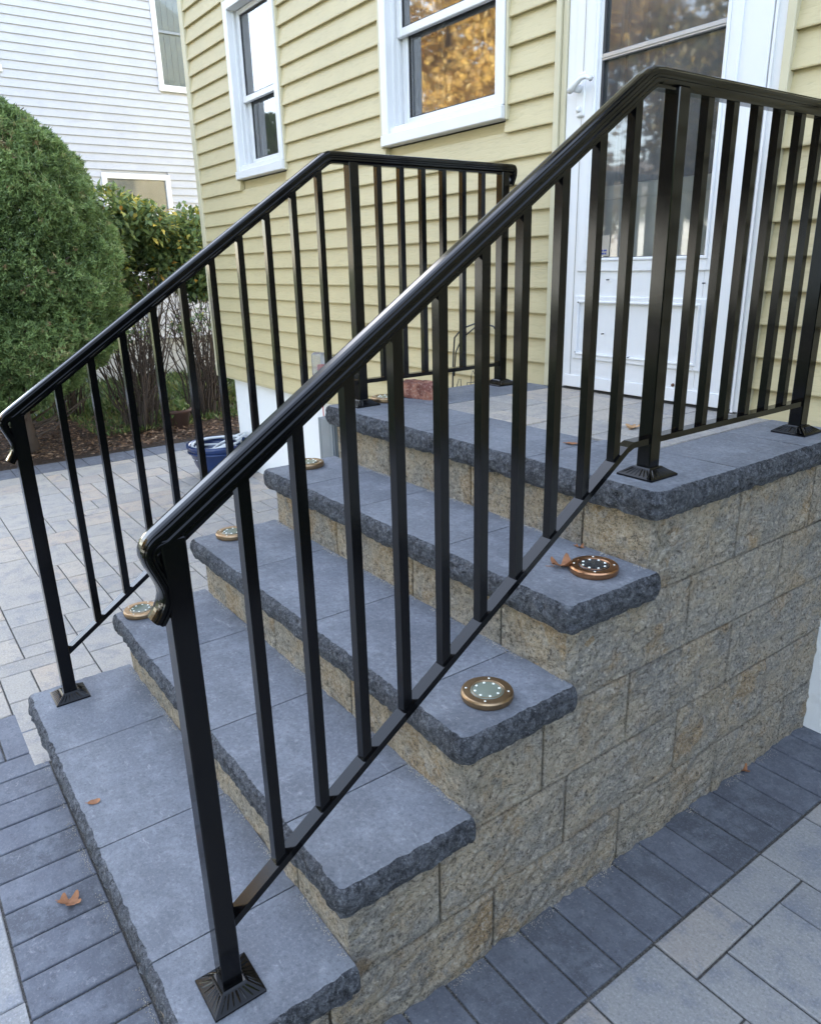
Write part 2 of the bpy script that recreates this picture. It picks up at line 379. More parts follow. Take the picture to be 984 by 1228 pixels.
# ---- patio: sand sheet with single pavers on a 118 mm module
mb = MB(); mb.box(-5.95, 2.6, -2.6, 2.62, -.034, -.006)
patio = structure(mb.build('patio', 'sand', loc=(-1.5, 0, -.02)))
PCACHE = {}
def paver_mesh(a, b, mat, ch=.0035):
    k = (round(a, 3), round(b, 3), mat)
    if k not in PCACHE:
        hx, hy = a / 2, b / 2; z0, z1 = -.03, 0
        rr = []
        for ins, z in ((0, z0), (0, z1 - ch), (ch * .35, z1 - ch * .35), (ch, z1)):
            rr += [(-hx + ins, -hy + ins, z), (hx - ins, -hy + ins, z), (hx - ins, hy - ins, z), (-hx + ins, hy - ins, z)]
        fs = [(l * 4 + i, l * 4 + (i + 1) % 4, l * 4 + 4 + (i + 1) % 4, l * 4 + 4 + i) for l in range(3) for i in range(4)] + [(12, 13, 14, 15)]
        PCACHE[k] = mdata('paver', rr, fs, mat)
    return PCACHE[k]
GAP = .0055
def paver(xa, xb, ya, yb, mat, name='paver'):
    if xb - xa < .02 or yb - ya < .02: return
    o = put(name, paver_mesh(xb - xa - GAP, yb - ya - GAP, mat), ((xa + xb) / 2, (ya + yb) / 2, random.uniform(-.0012, .0012)), patio)
    o.rotation_euler = (random.uniform(-.003, .003), random.uniform(-.003, .003), random.uniform(-.002, .002))
U = .118
# dark soldier course beside the wall
y = .811 - U * 9
while y < 2.19: 
    paver(-.045, .191, y, min(y + U, 2.2), 'border', 'border_paver'); y += U
# dark soldier course in front of the bottom step
x = -.520 - U * 9
xs0 = x
while x < -.06:
    paver(x, min(x + U, -.045), -.213, .022, 'border', 'border_paver'); x += U
paver(-1.875, xs0, -.213, -.098, 'border', 'border_paver'); paver(-1.875, xs0, -.098, .016, 'border', 'border_paver')
# kerb soldiers at the mulch bed
y = -2.6
while y < 2.6:
    paver(-5.95, -5.63, y, y + .118 * 1.6, 'border', 'kerb_paver'); y += .118 * 1.6
def visible(x, y, z=0, mgn=.15):
    d = Vector((x, y, z)) - CAMPOS; f = d.dot(FWD)
    if f < .1: return False
    u = d.dot(RIGHT) / f * 885.5 / 492; v = d.dot(UP) / f * 885.5 / 614
    return abs(u) < 1 + mgn and abs(v) < 1 + mgn
far = MB()
def fill(ox, oy, nx, ny, inside, clip, seeds=()):
    """random ashlar of 2x2, 2x3, 3x2, 1x2, 2x1 modules from (ox, oy)"""
    used = [[not inside(ox + (i + .5) * U, oy + (j + .5) * U) for j in range(ny)] for i in range(nx)]
    def place(i, j, a, b):
        for p in range(a):
            for q in range(b): used[i + p][j + q] = True
        xa, xb, ya, yb = clip(ox + i * U, ox + (i + a) * U, oy + j * U, oy + (j + b) * U)
        cx, cy = (xa + xb) / 2, (ya + yb) / 2
        if visible(cx, cy): paver(xa, xb, ya, yb, 'paver_warm' if cx < -1.4 else 'paver')
        elif xb - xa > .02 and yb - ya > .02:
            z = random.uniform(-.001, .001); far.box(xa + .002, xb - .002, ya + .002, yb - .002, -.03, z)
    for s_ in seeds: place(*s_)
    for i in range(nx):
        for j in range(ny):
            if used[i][j]: continue
            opts = [(2, 2)] * 4 + [(2, 3)] * 4 + [(3, 2)] * 2 + [(1, 2)] * 2 + [(2, 1)] * 3
            random.shuffle(opts)
            for a, b in opts + [(1, 2), (2, 1), (1, 1)]:
                if i + a <= nx and j + b <= ny and all(not used[i + p][j + q] for p in range(a) for q in range(b)):
                    place(i, j, a, b); break
# left of the steps
def cl(xa, xb, ya, yb): 
    xm = -1.875 if (ya + yb) / 2 < .0 else XL
    if (ya + yb) / 2 < -.213: xm = -1.875
    return max(xa, -5.63), min(xb, xm), max(ya, -2.6), min(yb, 2.62 if xa < -4.8 else 2.2)
OX = -2.55 - U * 27
fill(OX, .089 - U * 20, 36, 42, lambda x, y: -5.64 < x < (XL + .03 if y > .016 else -1.85), cl)
# in front of the bottom step
fill(-1.875, -.213 - U * 14, 22, 14, lambda x, y: True, lambda a, b, c, d: (a, min(b, 0.70), c, min(d, -.213)))
# right of the wall
R0 = 1.043 - U * 10
SE = [(0, 10, 1, 2), (0, 12, 1, 2), (0, 8, 2, 2), (1, 11, 2, 2), (1, 10, 3, 1), (0, 14, 2, 2), (1, 13, 2, 1)]
fill(.193, R0, 16, 20, lambda x, y: y > -.21 and not (x < .7 and y < -.2), lambda a, b, c, d: (a, b, max(c, -.212), min(d, 2.2)), SE)
stuff(far.build('outer_pavers', 'paver', patio))

# ================================================================== STONE STEPS
steps = thing('stone_steps', (-.75, 1.1, 0), 'wide stone steps with rough block sides and dark caps rising to the door', 'steps')
def rough_cap(xa, xb, ya, yb, zt, front=True, right=False, left=False, mat_top='cap_top', thick=CT, g=.0018, seed=0.):
    """cap stone: flat top, chipped outer edges where exposed; joints stay straight"""
    # perimeter counter-clockwise from front-left with exposure weights
    per = []; nrm = []
    def seg(p, q, e):
        L = math.dist(p, q); n = max(2, int(L / .0065)) if e else max(1, int(L / .1))
        for k in range(n):
            t = k / n; per.append((p[0] + (q[0] - p[0]) * t, p[1] + (q[1] - p[1]) * t, 1. if e else 0.)); nrm.append(((q[1] - p[1]) / L, -(q[0] - p[0]) / L))
    a, b, c, d = (xa + (0 if left else g), ya + (0 if front else g)), (xb - (0 if right else g), ya + (0 if front else g)), (xb - (0 if right else g), yb), (xa + (0 if left else g), yb)
    rr = .022
    def rounded(c0, d0, d1, e):           # soften an exposed corner
        return [(c0[0] + d0[0] * rr * k[0] + d1[0] * rr * k[1], c0[1] + d0[1] * rr * k[0] + d1[1] * rr * k[1], e) for k in ((1, 0), (.55, .12), (.12, .55))]
    cr = front and right; clf = front and left
    p0 = (a[0] + (rr if clf else 0), a[1]); p1 = (b[0] - (rr if cr else 0), b[1])
    seg(p0, p1, front)
    if cr: per.extend(rounded(b, (-1, 0), (0, 1), 1.)); nrm.extend([(.2, -.98), (.55, -.83), (.83, -.55)])
    seg((b[0], b[1] + (rr if cr else 0)), c, right); seg(c, d, False)
    seg(d, (a[0], a[1] + (rr if clf else 0)), left)
    if clf: per.extend(rounded(a, (0, 1), (1, 0), 1.)); nrm.extend([(-.98, -.2), (-.83, -.55), (-.55, -.83)])
    N = len(per); cx, cy = (xa + xb) / 2, (ya + yb) / 2
    levels = [(0.0, -.0075), (-.004, -.0005), (-.013, .004), (-.026, .006), (-.040, .006), (-.054, .003), (-thick, -.006)]
    verts = []; faces = []; fm = []; sm = []
    for li, (dz, off) in enumerate(levels):
        for i, (x, y, e) in enumerate(per):
            if e:
                amp = (.0045, .005, .006, .008, .0085, .008, .006)[li]
                s3 = (x * 1 + seed, y + seed * 2, (zt + dz) * 1.4)
                o = off + amp * (fbm(s3, 38, 4) * .95 + .55 * noise.noise(Vector(s3) * 6) + .7 * abs(noise.noise(Vector(s3) * 23)) - .25)
                if li == 0: o = min(o, -.003)
                zz = zt + dz + (0 if li < 1 else .003 * noise.noise(Vector(s3) * 50) - (.006 * max(0, noise.noise(Vector((x * 7, y * 7, seed)))) if 0 < li < 3 else 0))
                if li == 6: zz = zt + dz + .008 * max(0, noise.noise(Vector((x * 22, y * 22, seed + 3))))
                verts.append((x + nrm[i][0] * o, y + nrm[i][1] * o, zz))
            else:
                fx, fy = x, y; q_ = off - (.0 if li else .002)
                if front and abs(y - ya) < 1e-6: fy = y - q_
                if right and abs(x - xb) < 1e-6: fx = x + q_
                if left and abs(x - xa) < 1e-6: fx = x - q_
                verts.append((fx, fy, zt + dz))
    for l in range(len(levels) - 1):
        for i in range(N):
            j = (i + 1) % N
            faces.append((l * N + i, (l + 1) * N + i, (l + 1) * N + j, l * N + j))
            fm.append(1 if per[i][2] or per[j][2] else 0); sm.append(False)
    ctr = len(verts); verts.append((cx, cy, zt))
    for i in range(N): faces.append((ctr, i, (i + 1) % N)); fm.append(0); sm.append(False)
    faces.append(tuple(range((len(levels) - 1) * N, len(levels) * N))[::-1]); fm.append(1); sm.append(False)
    b_ = MB(); b_.v = verts; b_.f = faces; b_.m = fm; b_.s = sm
    return b_.build('cap_stone', [mat_top, 'cap_rough'], steps)
JX = [[-1.112, -.652, -.263], [-1.108, -.650, -.234], [-1.115, -.660, -.213], [-1.222, -.90, -.468]]
for i in range(4):
    xs = [-W] + JX[i] + [0]
    for k in range(len(xs) - 1):
        rough_cap(xs[k], xs[k + 1], YF[i], YF[i + 1] + OV - .002, ZT[i], True, k == len(xs) - 2, k == 0, seed=i * 7 + k * 1.7)
# landing rim
BW = .305
xs = [-W, -1.20, -.89, -.435, 0]
for k in range(4):
    rough_cap(xs[k], xs[k + 1], YF[4], YF[4] + BW if k < 3 else 1.517, ZT[4], True, k == 3, k == 0, seed=50 + k * 2.3)
rough_cap(-.26, 0, 1.519, 1.86, ZT[4], False, True, False, seed=61)
rough_cap(-.26, 0, 1.862, DW + .02, ZT[4], False, True, False, seed=63)
rough_cap(-W, -1.21, YF[4] + BW + .002, 1.80, ZT[4], False, False, True, seed=65)
rough_cap(-W, -1.21, 1.802, DW + .02, ZT[4], False, False, True, seed=67)
# pale pavers in the landing
lm_ = [(-1.21, -.974), (-.974, -.738), (-.738, -.502), (-.502, -.262)]
def lpaver(xa, xb, ya, yb):
    put('landing_paver', paver_mesh(xb - xa - GAP, yb - ya - GAP, 'paver_warm'), ((xa + xb) / 2, (ya + yb) / 2, ZT[4] + random.uniform(-.001, .0012)), steps)
for (xa, xb), ys in zip(lm_, ([1.491, 1.727, 1.845, 2.081, 2.16], [1.491, 1.609, 1.845, 2.081, 2.16], [1.491, 1.727, 1.963, 2.16], [1.519, 1.609, 1.845, 2.081, 2.16])):
    for k in range(len(ys) - 1): lpaver(xa, xb, ys[k], ys[k + 1])
# split-face blocks
def rough_face(kind, a0, a1, z0, z1, plane, amp=.008, seed=0., mat='block', bz=True, depth=.16):
    """kind 'x': faces +X at x=plane, a = y range;  kind 'y': faces -Y at y=plane, a = x range"""
    L = a1 - a0; Hh = z1 - z0; nx_, nz_ = max(3, int(L / .0095)), max(3, int(Hh / .0095)); b_ = MB()
    vs = []
    for i in range(nx_ + 1):
        for j in range(nz_ + 1):
            s, t = i / nx_, j / nz_; a = a0 + L * s; z = z0 + Hh * t
            e = min(min(s, 1 - s) * L, min(t, 1 - t) * Hh) / .011
            q = (a * 1.0, z * 1.35 + a * .25, seed)
            o = amp * (.55 * fbm(q, 9, 4) + .45 * fbm((a * 1.0, (z - .35 * a) * 2.2, seed), 17, 3)) + .002
            if e < 1: o = o * (.15 + .85 * e)
            if kind == 'x': vs.append((plane + o, a, z))
            else: vs.append((a, plane - o, z))
    fs = []
    for i in range(nx_):
        for j in range(nz_):
            k = i * (nz_ + 1) + j; q = (k, k + nz_ + 1, k + nz_ + 2, k + 1)
            fs.append(q)
    n0 = len(vs)
    # block body
    ring = [i * (nz_ + 1) for i in range(nx_ + 1)] + [nx_ * (nz_ + 1) + j for j in range(1, nz_ + 1)] + [i * (nz_ + 1) + nz_ for i in range(nx_ - 1, -1, -1)] + [j for j in range(nz_ - 1, 0, -1)]
    for r in ring:
        v = vs[r]; vs.append((plane - depth, v[1], v[2]) if kind == 'x' else (v[0], plane + depth, v[2]))
    R_ = len(ring)
    for i in range(R_): fs.append((ring[i], n0 + i, n0 + (i + 1) % R_, ring[(i + 1) % R_]))
    b_.add(vs, fs, 0, False); return b_.build('wall_block', mat, steps)
CZ = [-.02] + [ZT[i] - CT for i in range(5)]       # course lines
CJ = [[.05, .280, .727, 1.18, 1.632, 2.02], [.567, .96, 1.409, 1.865], [.875, 1.18, 1.635], [1.405, 1.862], [1.60, 1.995]]
g_ = .0032
for c in range(5):
    ys = [YF[c] + OV] + [j for j in CJ[c] if j > YF[c] + OV + .05] + [DW + .05]
    for k in range(len(ys) - 1):
        rough_face('x', ys[k] + (0 if k == 0 else g_ * 1.3), ys[k + 1] - g_ * 1.3, CZ[c] + .001, CZ[c + 1] - .0045, XW, .018, c * 5 + k * 1.3)
RJ = [[-1.2, -.75, -.3], [-1.15, -.70, -.25], [-.93, -.49], [-1.043, -.62, -.25], [-1.13, -.689, -.243]]
for c in range(5):
    xs = [XL] + RJ[c] + [XW - .003]
    for k in range(len(xs) - 1):
        rough_face('y', xs[k] + g_, xs[k + 1] - (g_ if k < len(xs) - 2 else -.001), CZ[c] + .001, CZ[c + 1] - .004, YF[c] + OV, .010, 90 + c * 5 + k * 1.3, 'riser', depth=.12)
# left side of the steps and fill
b_ = MB()
for c in range(5): b_.box(XL + .002, XW - .12, YF[c] + OV + .09, DW + .05, CZ[c], CZ[c + 1] - .003)
b_.build('step_core', 'block', steps)

# sand and grit swept into the corners of the treads and along the wall foot
def grit(n, p, q, spread, sgn, z):
    t = RNG.uniform(0, 1, n); d = np.abs(RNG.normal(0, spread, n)); p = np.array(p); q = np.array(q)
    P = p + (q - p) * t[:, None]; keep = np.array([noise.noise(Vector((a * 9, b_ * 9, z))) for a, b_ in P]) > -.12
    P = P + np.array(sgn) * d[:, None]; return np.column_stack([P, np.full(n, z)])[keep]
G = [grit(900, (XL, YF[i + 1] + OV - .004), (XW, YF[i + 1] + OV - .004), .007, (0, -1), ZT[i]) for i in range(4)]
G += [grit(1500, (XW + .006, .05), (XW + .006, 2.15), .012, (1, 0), 0.0), grit(900, (-W, .012), (0, .012), .010, (0, -1), 0.0), grit(500, (-1.2, DW - .03), (-.37, DW - .03), .012, (0, -1), ZT[4])]
G = np.concatenate(G); b = MB()
for (x, y, z) in G:
    r = random.uniform(.0008, .0021); a = random.uniform(0, 6.28)
    b.add([(x + r * math.cos(a + k * 2.09), y + r * math.sin(a + k * 2.09), z) for k in range(3)] + [(x, y, z + r * 1.1)], [(0, 1, 3), (1, 2, 3), (2, 0, 3)])
stuff(b.build('grit', 'grit', steps))

# ================================================================== RAILINGS
XN, XF = -.1177, -1.4216
YP = [.114, 1.297, 2.014]; ZLAND = 1.944; YK = 1.196
def rail_z(y): return ZLAND if y >= YK else ZLAND - (YK - y) * (ZLAND - 1.205) / (YK - .093)
def brail_z(y): return 1.163 if y >= 1.207 else 1.163 - (1.207 - y) * .689
prof = [(-.0205, -.013), (-.0205, -.007), (-.018, -.0045), (-.0175, -.002), (-.013, 0.0), (-.006, .0015), (.006, .0015), (.013, 0), (.0175, -.002), (.018, -.0045), (.0205, -.007), (.0205, -.013), (.018, -.0155), (.018, -.020), (.0205, -.0225), (.0205, -.028), (.015, -.0325), (.0135, -.034), (.0135, -.039), (-.0135, -.039), (-.0135, -.034), (-.015, -.0325), (-.0205, -.028), (-.0205, -.0225), (-.018, -.020), (-.018, -.0155)]
def sweep(b, path, prof, xc, mi=0):
    """path of (y, z, thickness) in the rail plane; profile (x, up)"""
    n = len(prof); rings = []
    for i, (y, z, th) in enumerate(path):
        a = Vector(path[max(i - 1, 0)][:2]); c = Vector(path[min(i + 1, len(path) - 1)][:2])
        t0 = (Vector((y, z)) - a).normalized() if i else None; t1 = (c - Vector((y, z))).normalized() if i < len(path) - 1 else None
        t = ((t0 or t1) + (t1 or t0)).normalized(); k = 1 / max(.6, t.dot(t0 or t1)); u = Vector((-t.y, t.x))
        rings.append([(xc + px, y + u.x * pu * th * k, z + u.y * pu * th * k) for px, pu in prof])
    vs = [v for r in rings for v in r]
    fs = [(i * n + k, (i + 1) * n + k, (i + 1) * n + (k + 1) % n, i * n + (k + 1) % n) for i in range(len(path) - 1) for k in range(n)]
    fs += [tuple(range(n)), tuple((len(path) - 1) * n + k for k in range(n))[::-1]]
    b.add(vs, fs, mi, False)
def spline(pts, k=4):
    out = []
    for i in range(len(pts) - 1):
        p0, p1, p2, p3 = (np.array(pts[max(0, min(len(pts) - 1, j))]) for j in (i - 1, i, i + 1, i + 2))
        for t in np.linspace(0, 1, k, endpoint=False):
            out.append(tuple(.5 * (2 * p1 + (p2 - p0) * t + (2 * p0 - 5 * p1 + 4 * p2 - p3) * t * t + (3 * p1 - p0 - 3 * p2 + p3) * t ** 3)))
    return out + [tuple(pts[-1])]
def make_railing(label):
    root = thing('stair_railing', (XN, YP[0], H1), label, 'railing', None)
    # moulded top rail
    path = [(.093, 1.205, 1), (.5, rail_z(.5), 1), (.9, rail_z(.9), 1), (YK - .03, rail_z(YK - .03), 1), (YK - .012, rail_z(YK - .012) - .0012, 1), (YK + .006, ZLAND - .0015, 1), (YK + .026, ZLAND, 1), (1.6, ZLAND, 1), (2.052, ZLAND, 1)]
    b = MB(); sweep(b, path, prof, XN); top = b.build('top_rail', 'black', root)
    tong = [(.068, 1.060, .55), (.079, 1.076, .55), (.0855, 1.092, .55), (.0855, 1.108, .55), (.078, 1.130, .55), (.070, 1.150, .58), (.066, 1.168, .6), (.0705, 1.184, .66), (.081, 1.1965, .8), (.0935, 1.2053, 1)]
    b = MB(); sweep(b, spline(tong), prof, XN); b.build('scroll_end', 'black', top)
    t2 = [(2.0515, ZLAND - .0003, 1), (2.063, ZLAND - .002, .85), (2.072, ZLAND - .010, .65), (2.076, ZLAND - .024, .55), (2.074, ZLAND - .045, .5), (2.066, ZLAND - .065, .5), (2.058, ZLAND - .082, .5)]
    b = MB(); sweep(b, spline(t2), prof, XN); b.build('scroll_end', 'black', top)
    # bottom rail
    bp = [(-.015, 0), (.015, 0), (.015, -.015), (-.015, -.015)]
    path = [(YP[0] + .012, brail_z(YP[0] + .012), 1), (1.195, brail_z(1.195), 1), (1.218, 1.1635, 1), (YP[2] - .012, 1.1635, 1)]
    b = MB(); sweep(b, path, [(x * -1, u) for x, u in bp][::1], XN); b.build('bottom_rail', 'black', root)
    # posts with pyramid shoes
    for y, z0 in zip(YP, (H1, ZT[4], ZT[4])):
        b = MB(); s = .0195; zt_ = rail_z(y) - .030
        b.box(XN - s, XN + s, y - s, y + s, z0 + .002, zt_, .0022); p = b.build('post', 'black', root)
        b = MB(); r0, r1, hz = .052, .026, .021
        b.box(XN - r0, XN + r0, y - r0, y + r0, z0 - .001, z0 + .0055, .001)
        vs = [(XN + sx * r, y + sy * r, z0 + z) for r, z in ((r0 - .001, .0055), (r1, hz), (r1 - .003, hz + .003)) for sx, sy in ((-1, -1), (1, -1), (1, 1), (-1, 1))]
        b.add(vs, [(l * 4 + i, l * 4 + (i + 1) % 4, l * 4 + 4 + (i + 1) % 4, l * 4 + 4 + i) for l in (0, 1) for i in range(4)] + [(8, 9, 10, 11)])
        # pressed ribs on the four slopes
        for side in range(4):
            for k in range(-3, 4):
                t = k / 3.4
                def P(f, w_, lift):
                    r = r0 - .003 + (r1 + .002 - r0 + .003) * f; u = t * (r0 + (r1 - r0) * f) * .86 + w_; h_ = .0055 + (hz - .0055) * f * .95 + lift
                    x_, y_ = ((u, -r), (r, u), (-u, r), (-r, -u))[side]; return (XN + x_, y + y_, z0 + h_)
                vs = [P(.06, -.0024, .0002), P(.06, .0024, .0002), P(.94, .0018, .0004), P(.94, -.0018, .0004), P(.06, 0, .0022), P(.94, 0, .0022)]
                b.add(vs, [(0, 4, 5, 3), (4, 1, 2, 5), (0, 1, 4), (3, 5, 2)])
        b.build('base_plate', 'black', p)
    # pickets
    s = .0105
    def pick_mesh(y):
        zb, zt_ = brail_z(y) - .004, rail_z(y) - .034
        sl_b = .689 if y < 1.2 else 0; sl_t = .67 if y < YK - .02 else 0
        b = MB(); vs = []
        for top_ in (0, 1):
            for sx, sy in ((-1, -1), (1, -1), (1, 1), (-1, 1)):
                vs.append((XN + sx * s, y + sy * s, (zt_ + sy * s * sl_t) if top_ else (zb + sy * s * sl_b)))
        b.add(vs, [(0, 1, 5, 4), (1, 2, 6, 5), (2, 3, 7, 6), (3, 0, 4, 7), (0, 3, 2, 1), (4, 5, 6, 7)])
        b.build('picket', 'black', root)
    for k in range(10): pick_mesh(.2385 + .1026 * k)
    for k in range(6): pick_mesh(1.407 + .0988 * k)
    return root
def copy_tree(o, parent, off):
    c = o.copy(); COL.objects.link(c); c.parent = parent
    for ch in list(o.children): copy_tree(ch, c, off)
    if parent is None: c.location = o.location + Vector(off)
    return c
rail = make_railing('black metal stair railing running above the rough tan block side wall')
r2 = copy_tree(rail, None, (XF - XN, 0, 0)); r2['label'] = 'black metal stair railing between the steps and the paver patio with the blue pot'

# ================================================================== YELLOW HOUSE
house = thing('yellow_house', (-.8, DW + 2, 0), 'yellow lap-sided house with white storm door and two white windows', 'house')
HX0, HX1, HTOP = -4.945, 3.4, 5.6
SB, SPITCH = .748, .1025
OPEN = [(-4.192, -3.493, 2.140, 3.195), (-2.428, -1.536, 2.128, 3.195), (-1.258, -.352, 1.0, 3.32)]
# wall sheet with openings
xs = sorted({HX0, HX1} | {o[0] for o in OPEN} | {o[1] for o in OPEN}); zs = sorted({SB - .02, HTOP} | {o[2] for o in OPEN} | {o[3] for o in OPEN})
b = MB()
for i in range(len(xs) - 1):
    for j in range(len(zs) - 1):
        mx_, mz_ = (xs[i] + xs[i + 1]) / 2, (zs[j] + zs[j + 1]) / 2
        if any(o[0] < mx_ < o[1] and o[2] < mz_ < o[3] for o in OPEN): continue
        b.box(xs[i], xs[i + 1], DW + .02, DW + .11, zs[j], zs[j + 1])
b.box(HX0, HX0 + .1, DW + .11, 8.5, SB - .02, HTOP); b.box(HX1 - .1, HX1, DW + .11, 8.5, SB - .02, HTOP); b.box(HX0, HX1, 8.5, 8.6, SB - .02, HTOP)
b.build('wall', 'siding', house)
b = MB(); b.box(-4.75, HX1 - .05, DW + .045, 8.5, -.3, SB - .02); b.build('foundation', 'foundation', house)
# lap siding boards
def board(x0, x1, z, zt=None):
    zt = zt or z + SPITCH; b = MB(); yo, yi = DW - .017, DW + .004
    pr = [(yi + .012, z + .0015), (yo + .001, z), (yo, z + .004), (yo + .0195 * (zt - z) / SPITCH, zt + .004), (yi + .012, zt + .004)]
    vs = [(x, y_, z_) for x in (x0, x1) for y_, z_ in pr]; n = len(pr)
    fs = [(k, (k + 1) % n, n + (k + 1) % n, n + k) for k in range(n)] + [tuple(range(n))[::-1], tuple(range(n, 2 * n))]
    b.add(vs, fs); return b
row = 0; z = SB; upper = MB()
while z < HTOP - .05:
    segs = [(HX0 + .045, HX1)]
    zt = z + SPITCH
    for o in OPEN:
        if zt > o[2] + .004 and z < o[3] - .004:
            ns_ = []
            for a, c in segs:
                if o[0] > a and o[1] < c: ns_ += [(a, o[0] + .01), (o[1] - .01, c)]
                else: ns_.append((a, c))
            segs = ns_
    # butt joints, staggered
    for a, c in segs:
        if z < 3.75: board(a, c, z).build('siding_board', 'siding', house)
        else: bb = board(a, c, z); upper.add(bb.v, bb.f)
    z += SPITCH; row += 1
stuff(upper.build('upper_siding', 'siding', house))
b = MB(); b.box(HX0 - .012, HX0 + .055, DW - .022, DW + .03, SB - .012, HTOP, .003); b.box(HX0 - .014, HX0 + .02, DW - .02, DW + .06, SB - .012, HTOP, .002)
b.build('corner_board', 'siding_trim', house)
b = MB(); b.box(HX0 + .06, HX1, DW - .010, DW + .045, SB - .014, SB + .002, .002); b.build('starter_strip', 'siding_trim', house)
# roof
b = MB(); e = .28
b.add([(HX0 - e, DW - e, HTOP), (HX1 + e, DW - e, HTOP), (HX1 + e, 5.4, HTOP + 1.9), (HX0 - e, 5.4, HTOP + 1.9), (HX0 - e, 8.6 + e, HTOP), (HX1 + e, 8.6 + e, HTOP),
       (HX0 - e, DW - e, HTOP - .12), (HX1 + e, DW - e, HTOP - .12), (HX0 - e, 8.6 + e, HTOP - .12), (HX1 + e, 8.6 + e, HTOP - .12)],
      [(0, 1, 2, 3), (3, 2, 5, 4), (6, 7, 1, 0), (4, 5, 9, 8), (6, 8, 9, 7), (0, 3, 4, 8, 6), (1, 7, 9, 5, 2)])
b.build('roof', 'roof', house)
# windows -------------------------------------------------------------
def window(x0, x1, z0, z1, zm, curtain):
    b = MB(); c = .052; y0 = DW - .030
    b.box(x0, x0 + c, y0, DW + .12, z0 + .052, z1, .003); b.box(x1 - c, x1, y0, DW + .12, z0 + .052, z1, .003)
    b.box(x0 + c, x1 - c, y0, DW + .12, z1 - c, z1, .003); b.box(x0 + c, x1 - c, y0 + .012, DW + .12, z0 + .048, z0 + .082, .003)
    # track ribs in the side jambs
    for k in range(3):
        b.box(x0 + c, x0 + c + .008, DW + .012 + k * .03, DW + .022 + k * .03, z0 + .08, z1 - c)
        b.box(x1 - c - .008, x1 - c, DW + .012 + k * .03, DW + .022 + k * .03, z0 + .08, z1 - c)
    win = b.build('window', 'white', house)
    b = MB(); b.box(x0 + .004, x1 + .002, y0 - .012, DW + .02, z0, z0 + .050, .003); b.build('sill', 'white', win)
    b = MB(); b.box(x0 - .020, x0 - .001, DW - .026, DW + .02, z0 - .004, z1 + .02, .002); b.box(x0 - .001, x1 + .012, DW - .026, DW + .02, z1 + .001, z1 + .02, .002)
    b.box(x1 + .003, x1 + .014, DW - .022, DW + .02, z0 - .004, z1, .002); b.build('trim', 'siding_trim', win)
    xa, xb = x0 + c + .008, x1 - c - .008
    def sash(za, zb, ya, st):
        b = MB(); b.box(xa, xa + st, ya, ya + .028, za, zb, .003); b.box(xb - st, xb, ya, ya + .028, za, zb, .003)
        b.box(xa + st, xb - st, ya + .0005, ya + .0275, za, za + st, .003); b.box(xa + st, xb - st, ya + .0005, ya + .0275, zb - st * .8, zb, .003)
        b.build('sash', 'white', win)
        sheet(xa + st - .004, xb - st + .004, ya + .014, za + st - .004, zb - st * .8 + .004).build('pane', 'glass', win)
        b = MB(); q = .006
        for p in ((xa + st, xa + st + q, za + st, zb - st * .8), (xb - st - q, xb - st, za + st, zb - st * .8), (xa + st, xb - st, za + st, za + st + q), (xa + st, xb - st, zb - st * .8 - q, zb - st * .8)):
            b.box(p[0], p[1], ya + .009, ya + .0115, p[2], p[3])
        b.build('gasket', 'gasket', win)
    sash(zm - .022, z1 - c - .002, DW + .034, .036); sash(z0 + .084, zm + .02, DW + .066, .040)
    # screen frame bars outside, lower half
    # room behind
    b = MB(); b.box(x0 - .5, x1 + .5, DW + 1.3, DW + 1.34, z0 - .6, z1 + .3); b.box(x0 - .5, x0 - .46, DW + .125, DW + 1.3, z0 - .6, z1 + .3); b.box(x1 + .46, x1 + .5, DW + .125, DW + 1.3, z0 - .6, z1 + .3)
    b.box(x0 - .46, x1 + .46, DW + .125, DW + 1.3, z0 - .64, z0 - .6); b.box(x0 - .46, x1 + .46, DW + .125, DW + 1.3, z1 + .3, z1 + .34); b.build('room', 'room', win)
    b = MB(); n = 26; vs = []
    cx0, cx1 = curtain
    for k in range(n + 1):
        x = cx0 + (cx1 - cx0) * k / n; y_ = DW + .19 + .016 * math.sin(k * 1.9)
        vs += [(x, y_, z0 + .03), (x, y_, z1 - .02)]
    b.add(vs, [(2 * k, 2 * k + 2, 2 * k + 3, 2 * k + 1) for k in range(n)], 0, True); b.build('curtain', 'curtain', win)
    return win
window(-4.185, -3.500, 2.146, 3.190, 2.632, (-4.2, -3.95))
window(-2.422, -1.542, 2.133, 3.190, 2.625, (-2.5, -2.18))
# storm door ----------------------------------------------------------
ZD = ZT[4]; X0, X1 = -1.163, -.412; ZTOP = 3.10
b = MB(); b.box(-1.264, -1.238, DW - .028, DW + .02, ZD + .002, 3.34, .002); b.box(-1.236, -1.212, DW - .018, DW + .02, ZD + .002, 3.34, .002)
b.box(-.366, -.340, DW - .028, DW + .02, ZD + .002, 3.34, .002); b.box(-1.264, -.34, DW - .026, DW + .02, 3.30, 3.34, .002); b.build('door_trim', 'siding_trim', house)
b = MB(); b.box(-1.211, X0 - .003, DW - .012, DW + .12, ZD + .002, 3.2, .003); b.box(X1 + .003, -.367, DW - .012, DW + .12, ZD + .002, 3.2, .003)
b.box(-1.211, -.367, DW - .010, DW + .12, ZTOP + .004, 3.3, .003)
b.box(X1 + .006, X1 + .014, DW - .020, DW - .008, ZD + .004, ZTOP); b.build('door_jamb', 'door', house)
b = MB(); b.box(-1.212, -.366, DW - .012, DW + .12, ZD - .002, ZD + .007, .001); b.build('threshold', 'gasket', house)
GX0, GX1, GZ0, GZ1 = -1.036, -.553, 1.573, 2.98; yd0, yd1 = DW - .022, DW + .014
b = MB()
